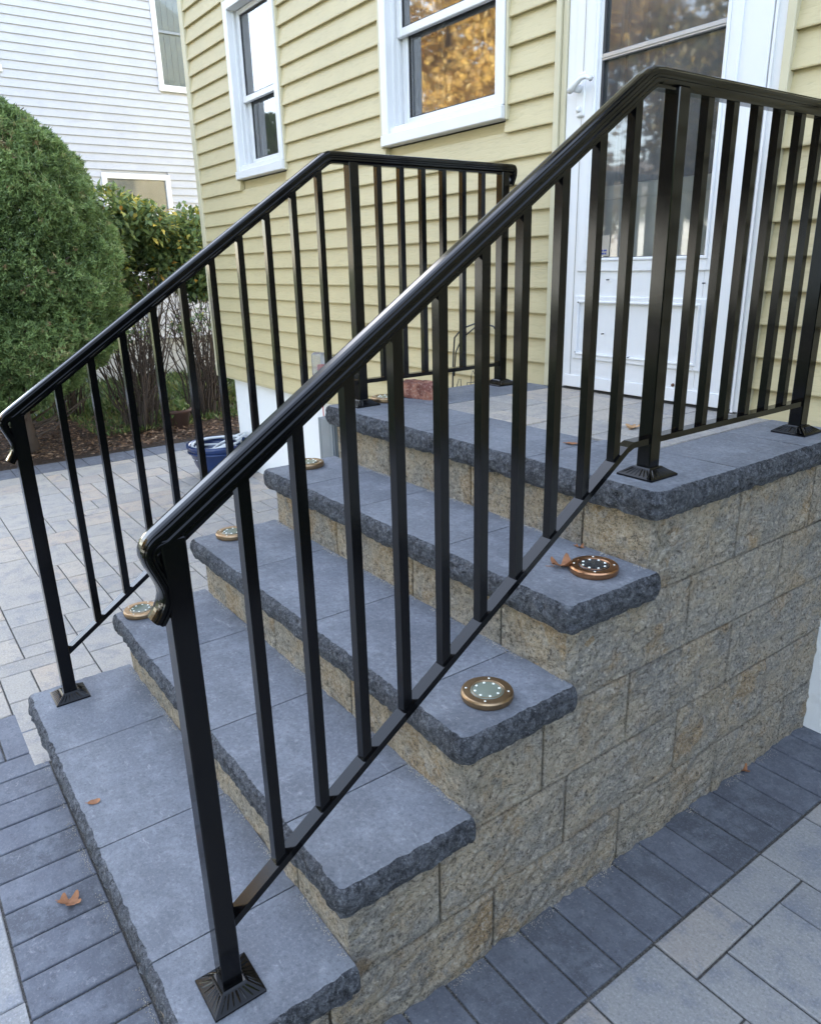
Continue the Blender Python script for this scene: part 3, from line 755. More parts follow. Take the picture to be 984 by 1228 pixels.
b.box(X0, GX0, yd0, yd1, ZD + .012, ZTOP, .003); b.box(GX1, X1, yd0, yd1, ZD + .012, ZTOP, .003)
b.box(GX0, GX1, yd0 + .001, yd1 - .001, ZD + .0125, GZ0); b.box(GX0, GX1, yd0 + .001, yd1 - .001, GZ1, ZTOP - .0005)
door = b.build('storm_door', 'door', house)
def ring(name, x0, x1, z0, z1, w_, ya, yb, mat, parent, ch=.003):
    b = MB(); b.box(x0, x0 + w_, ya, yb, z0, z1, ch); b.box(x1 - w_, x1, ya, yb, z0, z1, ch)
    b.box(x0 + w_ - .002, x1 - w_ + .002, ya + .0008, yb, z0, z0 + w_, ch); b.box(x0 + w_ - .002, x1 - w_ + .002, ya + .0008, yb, z1 - w_, z1, ch); return b.build(name, mat, parent)
ring('glass_frame', GX0 - .070, GX1 + .05, GZ0 - .043, GZ1 + .04, .040, yd0 - .008, yd0 + .006, 'door', door)
ring('glass_frame', GX0 - .028, GX1 + .012, GZ0 - .006, GZ1 + .006, .012, yd0 - .013, yd0 + .006, 'door', door)
ring('gasket', GX0 - .003, GX1 + .003, GZ0 - .002, GZ1 + .002, .010, yd0 - .001, yd0 + .008, 'gasket', door, .001)
sheet(GX0, GX1, DW - .010, GZ0, GZ1).build('pane', 'door_glass', door)
b = MB(); b.box(GX0 + .003, GX1 - .003, yd0 - .006, DW - .0125, 2.240, 2.262, .002); b.box(GX0 + .003, GX1 - .003, yd0 - .009, DW - .0125, 2.247, 2.254, .001); b.build('glass_bar', 'alu', door)
ring('panel_moulding', -1.112, -.530, 1.195, 1.440, .026, yd0 - .009, yd0 + .004, 'door', door)
ring('panel_moulding', -1.095, -.547, 1.212, 1.423, .010, yd0 - .014, yd0 + .004, 'door', door)
b = MB(); b.box(X0 + .012, X1 - .012, yd0 - .006, yd0 + .004, ZD + .014, ZD + .062, .002); b.build('kick_rail', 'door', door)
b = MB(); b.box(X0 + .038, X0 + .041, yd0 - .0016, yd0 + .003, ZD + .03, ZTOP - .03); b.build('stile_groove', 'alu', door)
for x, z in ((-1.086, 1.415), (-.84, 1.417), (-1.09, 1.222), (-.83, 1.221), (-.96, 1.30), (-.95, 1.50), (-.545, 1.49)):
    b = MB(); b.tube([(x, yd0 - .016, z), (x, yd0 - .002, z)], .0022, 8); b.build('screw', 'gasket', door)
b = MB(); b.box(-.628, -.618, yd0 - .004, yd0 + .002, 1.105, 1.128, .002); b.tube([(-.634, yd0 - .004, 1.138), (-.634, yd0 + .002, 1.138)], .006, 8); b.build('strike_mark', 'rust', door)
# handle: plate, boss, swan lever
b = MB(); b.box(-1.142, -1.102, yd0 - .012, yd0 + .002, 2.075, 2.222, .005); pl = b.build('handle', 'white', door)
b = MB(); b.tube([(-1.128, yd0 - .010, 2.168), (-1.128, yd0 - .045, 2.168)], .014, 14)
lv = [(-1.146, yd0 - .046, 2.160), (-1.128, yd0 - .050, 2.168), (-1.105, yd0 - .052, 2.182), (-1.085, yd0 - .052, 2.192), (-1.065, yd0 - .050, 2.192), (-1.050, yd0 - .048, 2.186), (-1.044, yd0 - .047, 2.181)]
b.tube(lv, [.012, .0125, .010, .008, .0072, .0075, .009], 10); b.build('lever', 'white', pl)
b = MB(); b.tube([(-1.128, yd0 - .011, 2.10), (-1.128, yd0 - .018, 2.10)], .010, 12); b.build('lock', 'white', pl)
b = MB(); b.tube([(-1.150, yd0 - .004, 2.02), (-1.150, yd0 + .002, 2.02)], .005, 8); b.build('screw', 'gasket', door)
# sticker low in the glass
b = MB(); b.box(GX0 + .012, GX0 + .070, DW - .0135, DW - .0125, GZ0 + .012, GZ0 + .085); stk = b.build('sticker', 'alu', door)
b = MB()
for r_ in range(2):
    xx = GX0 + .016
    for wd in ((.010, .016, .007), (.013, .008, .014))[r_]:
        b.box(xx, xx + wd, DW - .0145, DW - .0137, GZ0 + .018 + r_ * .011, GZ0 + .024 + r_ * .011); xx += wd + .004
b.build('sticker_print', 'ink', stk)
# inner door behind the storm glass
b = MB(); b.box(-1.2, -.37, DW + .040, DW + .12, ZD + .01, 1.80); b.box(-1.2, -1.05, DW + .085, DW + .12, 1.80, 3.2); b.box(-.54, -.37, DW + .085, DW + .12, 1.80, 3.2); b.box(-1.05, -.54, DW + .085, DW + .12, 2.92, 3.2)
idr = b.build('inner_door', 'inner_door', house)
b = MB(); b.box(-1.05, -.54, DW + .03, DW + .10, 1.785, 1.835, .003); b.build('inner_rail', 'inner_door', idr)
sheet(-1.05, -.54, DW + .10, 1.83, 2.93).build('pane', 'glass', idr)
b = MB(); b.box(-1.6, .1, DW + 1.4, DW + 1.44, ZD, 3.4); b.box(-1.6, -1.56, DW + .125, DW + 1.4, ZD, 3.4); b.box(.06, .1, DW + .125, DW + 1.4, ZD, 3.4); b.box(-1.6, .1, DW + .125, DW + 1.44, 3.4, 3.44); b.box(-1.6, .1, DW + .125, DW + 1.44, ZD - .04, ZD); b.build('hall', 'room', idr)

# ================================================================== WHITE NEIGHBOUR HOUSE
NX = -11.0
nh = thing('white_house', (NX - 3, 3, 0), 'white lap-sided house beyond the shrubs and conical evergreen', 'house')
NY0, NY1, NZ1 = -0.5, 9.0, 7.6
b = MB(); b.box(NX - 7, NX - .02, NY0, NY1, .55, NZ1); b.build('wall', 'nsiding', nh)
b = MB(); b.box(NX - 6.9, NX - .06, NY0 + .05, NY1 - .05, -.3, .55); b.build('foundation', 'grey_foundation', nh)
NW = [(4.10, 5.02, 4.06, 5.60), (3.10, 4.10, 2.30, 2.92), (.92, 2.03, 4.08, 5.60)]
z = .55; P_ = .105
while z < 6.4:
    segs = [(NY0, NY1)]
    for o in NW:
        if z + P_ > o[2] and z < o[3]:
            q_ = []
            for a, c in segs: q_ += [(a, o[0] + .02), (o[1] - .02, c)] if o[0] > a and o[1] < c else [(a, c)]
            segs = q_
    for a, c in segs:
        b = MB(); vs = [(x, y_, zz) for y_ in (a, c) for x, zz in ((NX - .02, z), (NX + .020, z), (NX + .018, z + .014), (NX + .001, z + P_ + .002), (NX - .02, z + P_ + .002))]
        b.add(vs, [(k, (k + 1) % 5, 5 + (k + 1) % 5, 5 + k) for k in range(5)] + [(0, 1, 2, 3, 4), (9, 8, 7, 6, 5)]); b.build('siding_board', 'nsiding', nh)
    z += P_
b = MB(); b.add([(NX + .5, NY0 - .4, NZ1), (NX + .5, NY1 + .4, NZ1), (NX - 3.5, NY1 + .4, NZ1 + 2.4), (NX - 3.5, NY0 - .4, NZ1 + 2.4), (NX - 7.5, NY0 - .4, NZ1), (NX - 7.5, NY1 + .4, NZ1)], [(0, 1, 2, 3), (3, 2, 5, 4), (0, 3, 4), (1, 5, 2), (0, 4, 5, 1)]); b.build('roof', 'roof', nh)
for i, (ya, yb, za, zb) in enumerate(NW):
    b = MB(); f = .075
    b.box(NX - .02, NX + .035, ya, ya + f, za, zb, .004); b.box(NX - .02, NX + .035, yb - f, yb, za, zb, .004); b.box(NX - .02, NX + .034, ya + f, yb - f, zb - f, zb, .004); b.box(NX - .02, NX + .040, ya - .01, yb + .01, za - .01, za + f, .004)
    wn = b.build('window', 'white', nh)
    if i != 1:
        b = MB(); zm = (za + zb) / 2 - .03; b.box(NX - .01, NX + .020, ya + f, yb - f, zm, zm + .035, .003); b.build('sash_rail', 'zinc', wn)
        b = MB(); k = ya + f
        while k < yb - f - .02: b.box(NX - .015, NX - .010, k, k + .082, za + f, zb - f); k += .088
        b.build('window_backing', 'window_backing', wn)
    else:
        b = MB(); b.box(NX - .016, NX - .012, ya + f, yb - f, za + f, zb - f); b.build('window_backing', 'zinc', wn)  # dark grey sheet stands in for the dim room behind this pane
    b = MB(); b.add([(NX - .002, ya + f, za + f), (NX - .002, yb - f, za + f), (NX - .002, yb - f, zb - f), (NX - .002, ya + f, zb - f)], [(0, 1, 2, 3)]); b.build('pane', 'far_glass', wn)

# ================================================================== FOLIAGE
def leaf_mesh(name, P, D, Nn, size, width, tint, mat, fold=.25, tri=False):
    """P centres (n,3), D leaf axis, Nn leaf normal; one folded quad or one needle triangle each"""
    n = len(P); D = D / (np.linalg.norm(D, axis=1, keepdims=True) + 1e-9)
    Sd = np.cross(D, Nn); Sd /= (np.linalg.norm(Sd, axis=1, keepdims=True) + 1e-9); Nn = np.cross(Sd, D)
    size = np.asarray(size).reshape(-1, 1); width = np.asarray(width).reshape(-1, 1)
    if tri:
        V = np.stack([P - Sd * width * .5, P + Sd * width * .5, P + D * size], 1).reshape(-1, 3); k = 3
    else:
        V = np.stack([P, P + D * size * .45 + Sd * width * .5 + Nn * width * fold, P + D * size, P + D * size * .45 - Sd * width * .5 + Nn * width * fold], 1).reshape(-1, 3); k = 4
    me = bpy.data.meshes.new(name); me.vertices.add(n * k); me.vertices.foreach_set('co', V.astype(np.float32).ravel())
    me.loops.add(n * k); me.loops.foreach_set('vertex_index', np.arange(n * k, dtype=np.int32))
    me.polygons.add(n); me.polygons.foreach_set('loop_start', (np.arange(n) * k).astype(np.int32)); me.polygons.foreach_set('loop_total', np.full(n, k, np.int32))
    at = me.attributes.new('tint', 'FLOAT', 'FACE'); at.data.foreach_set('value', np.asarray(tint, np.float32))
    me.materials.append(M[mat]); me.update(); me.validate(); return me
def unit(n):
    v = RNG.normal(size=(n, 3)); return v / np.linalg.norm(v, axis=1, keepdims=True)
# conical evergreen -----------------------------------------------------
TX, TY = -6.55, .86
tree = thing('evergreen_tree', (TX, TY, 0), 'dense dark green conical evergreen standing in the mulch bed', 'tree')
zr = [.40, .55, .75, 1.05, 1.4, 1.8, 2.1, 2.45, 2.70, 2.86, 2.96, 3.02]; rr = [.20, .46, .75, .94, .99, .96, .91, .80, .64, .47, .27, .06]
def crown_pt(n, lo, hi):
    z = RNG.uniform(.42, 3.01, n * 3); r = np.interp(z, zr, rr); keep = RNG.uniform(0, 1.05, n * 3) < r; z = z[keep][:n]; n = len(z)
    th = RNG.uniform(0, 2 * np.pi, n); r = np.interp(z, zr, rr)
    lump = np.array([noise.noise(Vector((math.cos(t) * a * 2.6, math.sin(t) * a * 2.6, zz * 2.6))) * .15 + noise.noise(Vector((math.cos(t) * a * 8, math.sin(t) * a * 8, zz * 8))) * .085 for t, a, zz in zip(th, r, z)])
    r2 = np.maximum(r * RNG.uniform(lo, hi, n) + lump, .02)
    P = np.stack([TX + r2 * np.cos(th), TY + r2 * np.sin(th), z], 1); O = np.stack([np.cos(th), np.sin(th), .55 + .0 * z], 1); return P, O, lump
PP = []; DD = []; TT = []
for n, lo, hi in ((15000, .94, 1.01), (11000, .78, .94), (9000, .5, .80)):
    P, O, lump = crown_pt(n, lo, hi); n = len(P)
    tt = np.clip(RNG.normal(.45, .2, n) + lump * 2.2, 0, .90); br = RNG.uniform(size=n) < .012; tt[br] = RNG.uniform(.93, 1, br.sum())
    brown = np.array([noise.noise(Vector(p) * 2.3) for p in P]) > .42; tt[brown & (RNG.uniform(size=n) < .2)] = .97
    for k in range(13):
        d = O * .75 + unit(n) * .95; PP.append(P + unit(n) * .018); DD.append(d); TT.append(np.clip(tt + RNG.normal(0, .05, n), 0, 1))
PP = np.concatenate(PP); DD = np.concatenate(DD); TT = np.concatenate(TT); n = len(PP)
me = leaf_mesh('crown', PP - np.array([TX, TY, 0]), DD, unit(n), RNG.uniform(.022, .045, n), RNG.uniform(.008, .015, n), TT, 'needle', tri=True)
put('crown', me, (TX, TY, 0), tree)
b = MB(); b.tube([(TX + .06, TY + .02, -.03), (TX + .03, TY, .35), (TX, TY, 1.2), (TX, TY, 2.9)], [.085, .07, .055, .012], 10)
for k in range(60):
    a = random.uniform(0, 6.28); z0 = random.uniform(.35, 2.6); L = float(np.interp(z0 + .2, zr, rr)) * .92
    b.tube([(TX, TY, z0), (TX + math.cos(a) * L * .5, TY + math.sin(a) * L * .5, z0 + .10), (TX + math.cos(a) * L, TY + math.sin(a) * L, z0 + .26)], [.018, .012, .004], 5)
for k in range(26):
    a = random.uniform(0, 6.28); L = random.uniform(.4, .8); z0 = random.uniform(.1, .4)
    b.tube([(TX, TY, z0), (TX + math.cos(a) * L * .5, TY + math.sin(a) * L * .5, z0 + .12), (TX + math.cos(a) * L, TY + math.sin(a) * L, z0 + .34)], [.013, .008, .003], 5)
b.build('trunk', 'bark', tree)
# leafy shrub over bare stems -------------------------------------------
def shrub(loc, label, ex, ez, zc, nleaf, mat, leaf, nst, stem_h, dens_seed, group=None, yellow_top=True, fan=.5, name='leafy_shrub'):
    t = thing(name, (loc[0], loc[1], 0), label, 'shrub', group)
    c = np.array([loc[0], loc[1], zc]); blobs = []
    for k in range(26):
        u = unit(1)[0] * RNG.uniform(.25, .85) ** .6; blobs.append((c + u * np.array([ex[0], ex[1], ez]) * .75, RNG.uniform(.22, .40) * min(ex[1], ez)))
    P = []; O = []
    per = nleaf // len(blobs)
    for bc, br in blobs:
        u = unit(per); r = br * RNG.uniform(.55, 1.08, (per, 1)); P.append(bc + u * r * np.array([1, 1, .8])); O.append(u)
    P = np.concatenate(P); O = np.concatenate(O); n = len(P)
    top = (P[:, 2] - (zc - ez)) / (2 * ez)
    tt = np.clip(RNG.normal(.42, .16, n) + (np.clip(top - .40, 0, 1) * .72 if yellow_top else 0), 0, 1)
    yl = RNG.uniform(size=n) < .05; tt[yl] = RNG.uniform(.85, 1, yl.sum())
    D = O * .6 + unit(n) * .8 + np.array([0, 0, -.25]); Nn = np.array([.25, -.15, 1.]) + unit(n) * .55
    me = leaf_mesh('foliage', P - np.array([loc[0], loc[1], 0]), D, Nn, RNG.uniform(.75, 1.25, n) * leaf, RNG.uniform(.45, .62, n) * leaf, tt, mat)
    put('foliage', me, (loc[0], loc[1], 0), t)
    b = MB()
    for k in range(nst):
        a = random.uniform(0, 6.28); r0 = random.uniform(0, .16); lean = random.uniform(.15, 1) * fan
        p = Vector((loc[0] + math.cos(a) * r0, loc[1] + math.sin(a) * r0, -.03)); pts = [p]; h_ = stem_h * random.uniform(.75, 1.1); sg = 6
        for s_ in range(1, sg + 1):
            f = s_ / sg
            pts.append(Vector((p.x + math.cos(a) * lean * ex[0] * f ** 1.3 + random.uniform(-.03, .03), p.y + math.sin(a) * lean * ex[1] * f ** 1.3 + random.uniform(-.03, .03), h_ * f)))
        r_ = random.uniform(.007, .015); b.tube(pts, [r_ * (1 - .7 * i / sg) for i in range(sg + 1)], 5)
        for q in range(4):
            i = random.randint(1, sg - 1); s0 = pts[i]; dd = Vector((random.uniform(-.3, .3), random.uniform(-.3, .3), random.uniform(.12, .4)))
            b.tube([s0, s0 + dd * .5 + Vector((0, 0, .02)), s0 + dd], [.005, .0035, .0015], 4)
    b.build('stems', 'twig', t); return t
shrub((-7.55, 2.30), 'tall leafy shrub with yellowing top and bare stems beside the evergreen', (.62, .66), .84, 1.84, 8000, 'leaf', .085, 34, 1.6, 1, fan=.75)
shrub((-7.75, 3.15), 'tall leafy shrub with bare stems beside the yellow house corner', (.62, .70), .76, 1.72, 8000, 'leaf', .085, 34, 1.6, 2, fan=.8)
shrub((-8.0, 1.55), 'leafy shrub with twiggy base behind the conical evergreen', (.5, .5), .5, 1.05, 2000, 'leaf', .06, 26, 1.2, 3, yellow_top=False, fan=.8)
shrub((-6.75, 1.95), 'nearly leafless twiggy shrub behind the paver kerb', (.42, .42), .22, 1.02, 160, 'leaf', .045, 34, 1.15, 4, yellow_top=False, fan=1.0, name='bare_shrub')
shrub((-6.95, 2.75), 'nearly leafless twiggy shrub standing near the potted plant', (.42, .42), .22, 1.02, 200, 'leaf', .045, 34, 1.15, 5, yellow_top=False, fan=1.0, name='bare_shrub')
# ground cover and leaf litter
def scatter(name, label, cat, n, xr, yr, mat, size, up, z=.02, t0=0, t1=1):
    P = np.stack([RNG.uniform(*xr, n), RNG.uniform(*yr, n), np.full(n, z) + RNG.uniform(0, .02, n)], 1)
    D = unit(n); D[:, 2] = np.abs(D[:, 2]) * up + up * .4; Nn = unit(n) * (.9 if up else .35) + np.array([0, 0, 1.])
    me = leaf_mesh(name, P, D, Nn, RNG.uniform(.6, 1.4, n) * size, RNG.uniform(.4, .7, n) * size * (.4 if up > 1 else 1), RNG.uniform(t0, t1, n), mat)
    return stuff(put(name, me), label, cat)
scatter('leaf_litter', 'brown leaf litter and bark chips on the mulch bed', 'leaf litter', 9000, (-7.9, -5.97), (-.5, 4.2), 'litter', .045, 0)
scatter('ground_cover', 'low green weeds growing between the shrubs', 'weeds', 5200, (-8.6, -6.55), (1.5, 4.6), 'weed', .07, 1.2)
scatter('grass', 'lawn grass behind the shrubs', 'grass', 9000, (-10.6, -7.9), (-1.0, 6.0), 'weed', .12, 2.0, -.02)
scatter('weeds', 'low weeds beside the white foundation corner', 'weeds', 900, (-5.9, -4.85), (2.66, 4.0), 'weed', .07, 1.3)
# autumn trees across the street (seen mirrored in the glass)
def street_tree(x, y, h, r, mat, label, n=15000):
    t = thing('street_tree', (x, y, -.03), label, 'tree', None)
    blobs = [(np.array([x, y, h * .60]) + unit(1)[0] * np.array([r * .75, r * .75, h * .30]), RNG.uniform(.28, .45) * r) for k in range(22)]
    P = []; per = n // 22
    for c, br in blobs: P.append(c + unit(per) * br * RNG.uniform(.3, 1.05, (per, 1)))
    P = np.concatenate(P); n = len(P); tt = np.clip(RNG.normal(.5, .25, n), 0, 1)
    me = leaf_mesh('crown', P - np.array([x, y, 0]), unit(n), unit(n) + np.array([0, 0, .6]), RNG.uniform(.12, .24, n), RNG.uniform(.09, .16, n), tt, mat); put('crown', me, (x, y, 0), t)
    b = MB(); b.tube([(x, y, -.03), (x + .1, y, h * .3), (x, y + .1, h * .6), (x, y, h * .85)], [.24, .18, .12, .04], 8)
    for k in range(9):
        c, br = blobs[k]; b.tube([(x, y, h * .32 + k * .15), (np.array([x, y, h * .45]) * .4 + c * .6), c], [.09, .06, .02], 6)
    b.build('trunk', 'bark', t)
street_tree(-8.6, -12.2, 9.5, 3.6, 'olive', 'olive autumn tree across the street facing the storm door')
street_tree(-12.6, -10.8, 9.0, 3.4, 'gold', 'golden autumn tree across the street facing the wider window')
street_tree(-5.2, -15.5, 10.5, 3.8, 'gold', 'golden autumn tree behind the olive one across the street')
street_tree(-10.8, -18.0, 11.5, 4.0, 'olive', 'tall olive tree farthest back across the street')
street_tree(-1.0, -13.5, 9.0, 3.4, 'olive', 'olive autumn tree straight across the street from the steps')
street_tree(4.5, -12.5, 9.0, 3.4, 'olive', 'olive autumn tree across the street by the far driveway')
street_tree(-17.2, -10.2, 10.5, 4.0, 'gold', 'broad golden autumn tree at the far end of the street', 30000)
hg = thing('added_hedge', (4.9, 0, -.03), 'long clipped evergreen hedge, unseen, added to darken the railing reflections', 'hedge')  # out-of-view hedge, put in so the metal rails mirror something dark
n = 16000; P = np.stack([RNG.uniform(4.4, 5.4, n), RNG.uniform(-6, 7, n), RNG.uniform(.0, 2.5, n)], 1); f_ = RNG.uniform(size=n)
P[f_ < .5, 0] = 4.4 + RNG.uniform(-.08, .12, (f_ < .5).sum()); P[f_ > .8, 2] = 2.5 + RNG.uniform(-.1, .1, (f_ > .8).sum())
put('foliage', leaf_mesh('foliage', P - np.array([4.9, 0, 0]), unit(n), unit(n), RNG.uniform(.10, .2, n), RNG.uniform(.06, .12, n), RNG.uniform(0, .6, n), 'needle'), (4.9, 0, 0), hg)
b = MB()
for k in range(14): b.tube([(4.9, -5.7 + k * .95, -.03), (4.88, -5.65 + k * .95, 1.2), (4.9, -5.7 + k * .95, 2.3)], [.05, .04, .012], 6)
b.box(4.62, 5.18, -5.9, 6.9, .1, 2.3); b.build('branches', 'twig', hg)
eh = thing('added_side_house', (19, 0, 0), 'unseen dark grey house added so the railing mirrors less brightness', 'house')  # house added out of view; its dark walls dim the railing's reflections
b = MB(); b.box(15.5, 22, -7, 9, -.03, 5.0); b.build('wall', 'roof', eh)
b = MB(); b.add([(15, -7.5, 5.0), (15, 9.5, 5.0), (18.75, 9.5, 7.0), (18.75, -7.5, 7.0), (22.5, -7.5, 5.0), (22.5, 9.5, 5.0)], [(0, 1, 2, 3), (3, 2, 5, 4), (0, 3, 4), (1, 5, 2), (0, 4, 5, 1)]); b.build('roof', 'roof', eh)
for k in range(3):
    b = MB(); b.box(15.46, 15.5, -5 + k * 4, -3.8 + k * 4, 1.2, 2.6); wq = b.build('window', 'white', eh)
    b = MB(); b.box(15.45, 15.46, -4.92 + k * 4, -3.88 + k * 4, 1.28, 2.52); b.build('pane', 'gasket', wq)
# house over the street, mirrored low in the door glass
sh = thing('street_house', (-22, -24, 0), 'low pale blue-grey house across the street', 'house')
b = MB(); b.box(-32, -13, -28, -22, -.03, 3.4); b.build('wall', 'inner_door', sh)
b = MB(); b.add([(-32.5, -21.5, 3.4), (-12.5, -21.5, 3.4), (-12.5, -25, 5.6), (-32.5, -25, 5.6), (-32.5, -28.5, 3.4), (-12.5, -28.5, 3.4)], [(0, 1, 2, 3), (3, 2, 5, 4), (0, 3, 4), (1, 5, 2), (0, 4, 5, 1)]); b.build('roof', 'roof', sh)
for k in range(4):
    b = MB(); b.box(-29.5 + k * 4.2, -28.1 + k * 4.2, -22.0, -21.95, 1.0, 2.4); b.build('window', 'white', sh)

# ================================================================== SMALL THINGS
def solar_light(x, y, z, rim, lens, label):
    t = thing('solar_light', (x, y, z), label, 'light', 'solar disc lights on the steps')
    b = MB(); r = .0585
    b.lathe([(r - .006, -.001), (r - .001, .002), (r, .006), (r, .014), (r - .002, .0175), (r - .005, .0185), (.0395, .0182), (.0385, .0172), (.0370, .0172)], (x, y, z), 56, 0, False); b.build('rim', rim, t)
    b = MB(); b.lathe([(.0372, .010), (.0372, .0176), (.030, .0186), (0.0001, .0190)], (x, y, z), 32); b.build('lens', lens, t)
    b = MB(); b.lathe([(.0345, .0178), (.0345, .0190), (.0330, .0190), (.0330, .0178)], (x, y, z), 36); b.build('lens_ring', rim, t)
    for k in range(8):
        a = k * math.pi / 4 + .3; b = MB(); b.lathe([(.0030, .0150), (.0030, .0196), (.0018, .0204), (.0001, .0206)], (x + .0275 * math.cos(a), y + .0275 * math.sin(a), z), 10); b.build('led', 'led', t)
    for k in range(4):
        a = k * math.pi / 2 + .75; b = MB(); b.lathe([(.0025, .0170), (.0025, .0192), (.0001, .0198)], (x + .047 * math.cos(a), y + .047 * math.sin(a), z), 8); b.build('screw', 'led', t)
E5 = .0005
solar_light(-.094, .752, ZT[2] + E5, 'brass', 'lens_pale', 'bronze solar disc with pale green lens on the tread end beside the block wall')
solar_light(-.106, 1.103, ZT[3] + E5, 'copper', 'lens', 'copper solar disc with dark lens and a dry leaf against it')
solar_light(-1.452, .385, ZT[1] + E5, 'brass', 'lens_pale', 'bronze solar disc on the patio end of the second tread from the ground')
solar_light(-1.44, .735, ZT[2] + E5, 'brass', 'lens_pale', 'bronze solar disc on the patio end of the third tread from the ground')
solar_light(-1.435, 1.058, ZT[3] + E5, 'brass', 'lens_pale', 'bronze solar disc on the tread just below the landing, beside the red cord')
solar_light(-1.43, 1.415, ZT[4] + E5, 'brass', 'lens_pale', 'bronze solar disc on the landing next to the red brick')
# red brick
bm = bmesh.new(); bmesh.ops.create_cube(bm, size=1); bmesh.ops.subdivide_edges(bm, edges=bm.edges[:], cuts=7, use_grid_fill=True)
for v in bm.verts:
    c = Vector((v.co.x * .20, v.co.y * .095, v.co.z * .062)); rnd_ = (abs(v.co.x) > .49) + (abs(v.co.y) > .49) + (abs(v.co.z) > .49)
    c *= (1, .99, .965, .93)[rnd_]; c += Vector((noise.noise(c * 30), noise.noise(c * 30 + Vector((5, 0, 0))), noise.noise(c * 30 + Vector((0, 9, 0))))) * .011; v.co = c
me = bpy.data.meshes.new('red_brick'); bm.to_mesh(me); bm.free(); me.materials.append(M['brick'])
o = put('red_brick', me, (-1.405, 1.565, ZT[4] + .030), None, (0, 0, .35)); tag(o, 'rough red brick lying on the landing by the railing', 'brick')
# blue pot with hose
bx, by = -4.60, 1.935
pot = thing('blue_pot', (bx, by, .001), 'glazed dark blue pot by the white foundation holding a coiled hose', 'pot')
b = MB(); b.lathe([(.135, 0), (.15, .012), (.19, .10), (.228, .215), (.240, .225), (.245, .242), (.243, .262), (.232, .266), (.222, .255), (.205, .20), (.16, .05), (.001, .04)], (bx, by, .001), 40); b.build('bowl', 'blue_pot', pot)
b = MB(); b.lathe([(.2335, .196), (.2385, .200), (.2395, .207), (.2365, .211)], (bx, by, .001), 40); b.build('band', 'blue_pot', pot)
b = MB(); pts = []
for k in range(140):
    a = k * .26; r = .165 + .035 * math.sin(k * .071); pts.append((bx + r * math.cos(a), by + r * math.sin(a), .13 + .0011 * k + .012 * math.sin(a * 1.4)))
b.tube(pts, .010, 7)
pts = [(bx + .05 + .13 * math.cos(a), by + .08 + .13 * math.sin(a), .27 + .055 * math.sin(a + .6)) for a in np.linspace(0, 6.1, 34)]; b.tube(pts, .010, 7)
o = b.build('garden_hose', 'hose'); tag(o, 'pale grey garden hose coiled inside the blue pot', 'hose')
# terracotta planter among the shrubs
px, py = -6.62, 2.32
pt = thing('planter', (px, py, 0), 'small dark terracotta planter with leaves among the twiggy shrubs', 'planter')
b = MB(); b.lathe([(.085, -.01), (.125, .17), (.14, .175), (.14, .205), (.125, .205), (.115, .18), (.001, .175)], (px, py, 0), 24); b.build('pot', 'terra', pt)
n = 90; P = np.array([px, py, .19]) + unit(n) * np.array([.11, .11, .07]); P[:, 2] = np.maximum(P[:, 2], .18)
put('foliage', leaf_mesh('foliage', P - np.array([px, py, 0]), unit(n) + np.array([0, 0, .7]), unit(n) + np.array([0, 0, .8]), RNG.uniform(.05, .09, n), RNG.uniform(.03, .05, n), RNG.uniform(.3, 1, n), 'weed'), (px, py, 0), pt)
# outdoor socket with clear cover, red cord
ox, oz = -3.14, .985
so_ = thing('outlet_box', (ox, DW, oz), 'outdoor wall socket under a clear cover with a red plug', 'outlet')
b = MB(); b.box(ox - .055, ox + .055, DW - .025, DW + .005, oz - .075, oz + .075, .004); b.build('back_plate', 'white', so_)
b = MB(); b.box(ox - .06, ox + .06, DW - .095, DW - .024, oz - .075, oz + .08, .016); b.build('cover', 'clear', so_)
b = MB(); b.box(ox - .032, ox + .022, DW - .070, DW - .026, oz - .045, oz + .005, .008); b.build('plug', 'red', so_)
pts = []
for k in range(28):
    f = k / 27; pts.append((ox - .01 + .05 * math.sin(f * 2.6) - .14 * f * f, DW - .045 - .02 * math.sin(f * 5), oz - .05 - f * (oz - .06)))
b = MB(); b.tube(pts, .0032, 6); tag(b.build('extension_cord', 'red'), 'thin red extension cord hanging down the white foundation', 'cord')
# grey corrugated downspout end beside the landing
ds = thing('downspout', (-1.594, 1.272, 0), 'grey ribbed metal downspout standing beside the landing', 'downspout')
b = MB(); n = 96; vs = []
for k in range(n):
    a = 2 * math.pi * k / n; sq = lambda v: math.copysign(abs(v) ** .35, v)
    rip = 1 + .045 * math.cos(a * 16); vs.append((-1.594 + .068 * sq(math.cos(a)) * rip, 1.272 + .042 * sq(math.sin(a)) * rip))
b.add([(x, y, z) for z in (-.01, ZT[4] - .074) for x, y in vs], [(k, (k + 1) % n, n + (k + 1) % n, n + k) for k in range(n)] + [tuple(range(n, 2 * n))], 0, False); b.build('pipe', 'zinc', ds)
b = MB(); b.box(-1.672, -1.516, 1.221, 1.324, .50, .525, .004); b.build('strap', 'zinc', ds)
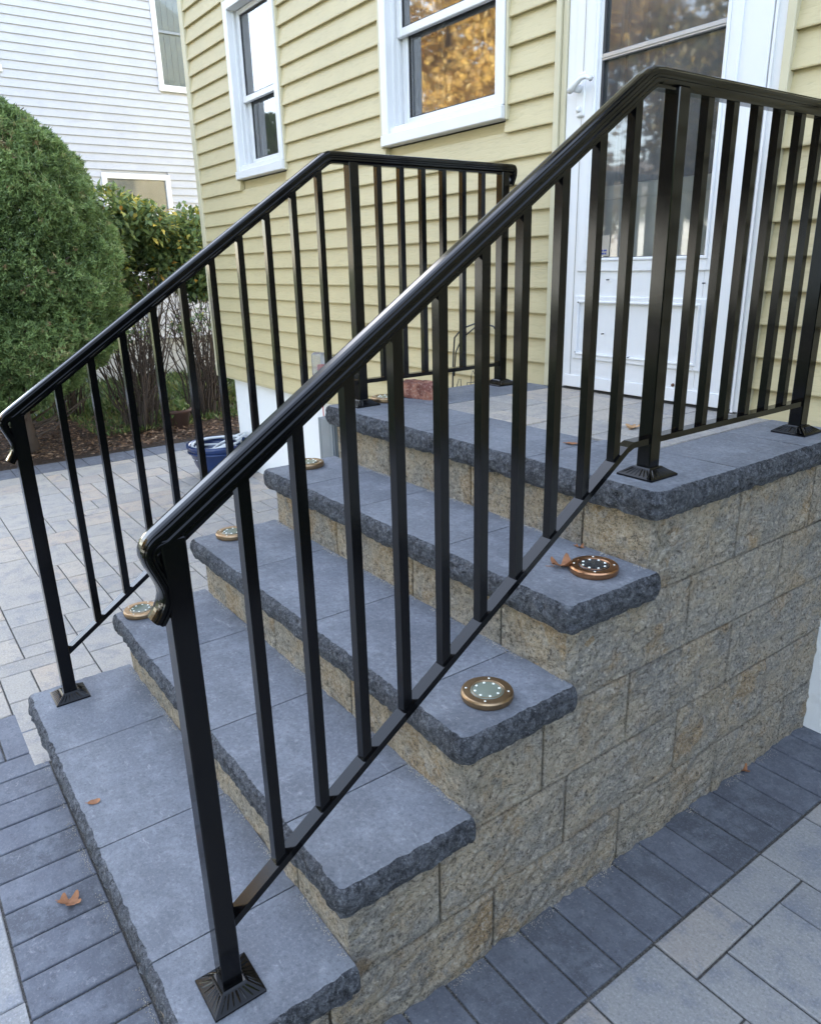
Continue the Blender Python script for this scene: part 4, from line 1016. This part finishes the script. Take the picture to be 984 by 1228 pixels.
# wire plant hook by the wall
hk = thing('wire_hook', (-1.80, 2.07, ZT[4]), 'thin dark scrolled wire plant hook leaning on the yellow siding', 'plant hook')
yk = DW - .05
arc = [(-1.80, .20), (-1.84, .60), (-1.85, 1.02), (-1.843, 1.15), (-1.834, 1.234), (-1.80, 1.262), (-1.752, 1.287), (-1.69, 1.305), (-1.628, 1.309), (-1.56, 1.30), (-1.53, 1.27)]
b = MB(); b.tube([(x, yk, z) for x, z in arc], .004, 6); b.build('hoop', 'wire', hk)
arc = [(-1.845, 1.05), (-1.833, 1.164), (-1.80, 1.213), (-1.762, 1.247), (-1.694, 1.288), (-1.665, 1.297), (-1.646, 1.287), (-1.632, 1.252), (-1.645, 1.225), (-1.665, 1.218), (-1.685, 1.223), (-1.692, 1.237)]
b = MB(); b.tube([(x, yk + .006, z) for x, z in arc], .0035, 6); b.build('scroll', 'wire', hk)
for pts in ([(-1.82, 1.0), (-1.803, 1.04), (-1.79, 1.04), (-1.785, 1.0)], [(-1.72, .98), (-1.713, 1.06), (-1.70, 1.09), (-1.67, 1.05), (-1.65, 1.0)], [(-1.75, .99), (-1.74, 1.03), (-1.70, 1.035), (-1.66, 1.046)]):
    b = MB(); b.tube([(x, yk, z) for x, z in pts], .0018, 5); b.build('tendril', 'wire', hk)
# fallen leaves
def dry_leaf(x, y, z, L, rot, lobes, mat, label, curl=.35):
    out = []
    n = 44
    for k in range(n):
        a = 2 * math.pi * k / n; u = math.cos(a); 
        wv = (.30 + .16 * math.cos(a * lobes)) if lobes else .30 * (1 - .15 * u)
        rx = .5 * u * (1 + (.1 * math.cos(a * lobes) if lobes else 0)); ry = wv * math.sin(a)
        out.append((rx, ry))
    vs = []; c_, s_ = math.cos(rot), math.sin(rot)
    for sc in (1, .5, 0.02):
        for rx, ry in out:
            X, Y = rx * sc * L, ry * sc * L; zz = curl * (Y * Y) / L * 2.2 + curl * .9 * X * X / L + .006 * noise.noise(Vector((X * 70, Y * 70, x * 10)))
            vs.append((x + X * c_ - Y * s_, y + X * s_ + Y * c_, z + .0015 + max(zz, -.001)))
    fs = [(l * n + k, l * n + (k + 1) % n, (l + 1) * n + (k + 1) % n, (l + 1) * n + k) for l in (0, 1) for k in range(n)] + [tuple(2 * n + k for k in range(n))]
    b = MB(); b.add(vs, fs, 0, True); X = -.5 * L
    b.tube([(x + X * c_ * .7, y + X * s_ * .7, z + .003), (x + X * c_ * 1.35, y + X * s_ * 1.35, z + .004)], .0009, 4)
    tag(b.build('fallen_leaf', mat), label, 'leaf')
dry_leaf(-.168, 1.066, ZT[3], .065, .9, 5, 'dry', 'curled orange dry leaf touching the copper disc light', .9)
dry_leaf(-.475, 1.70, ZT[4], .055, 2.0, 5, 'dry_pale', 'pale orange lobed leaf lying on the landing pavers', .5)
dry_leaf(-.455, 1.40, ZT[4], .04, .4, 0, 'dry', 'small brown leaf on the dark landing rim', .3)
dry_leaf(-.83, .040, H1, .032, 1.2, 0, 'dry', 'narrow brown leaf on the bottom tread', .5)
dry_leaf(-.811, -.065, 0, .060, .8, 5, 'dry', 'brown lobed leaf lying on the dark border pavers below the bottom tread', .6)
dry_leaf(-.03, 1.80, .0, .045, .3, 5, 'dry', 'small brown leaf crumb at the foot of the block wall', .8)
dry_leaf(-.232, 1.196, ZT[3], .026, .3, 5, 'dry', 'tiny orange leaf crumb at the riser under the landing', .5)
dry_leaf(-1.75, .85, 0, .05, 1.9, 5, 'dry_pale', 'small pale leaf on the patio pavers beside the steps', .4)
dry_leaf(-3.9, .12, 0, .07, .2, 5, 'dry', 'brown leaf lying out on the patio pavers', .4)
dry_leaf(-2.35, .33, 0, .03, .2, 0, 'dry', 'tiny red-brown leaf on a patio paver near the bottom step', .4)
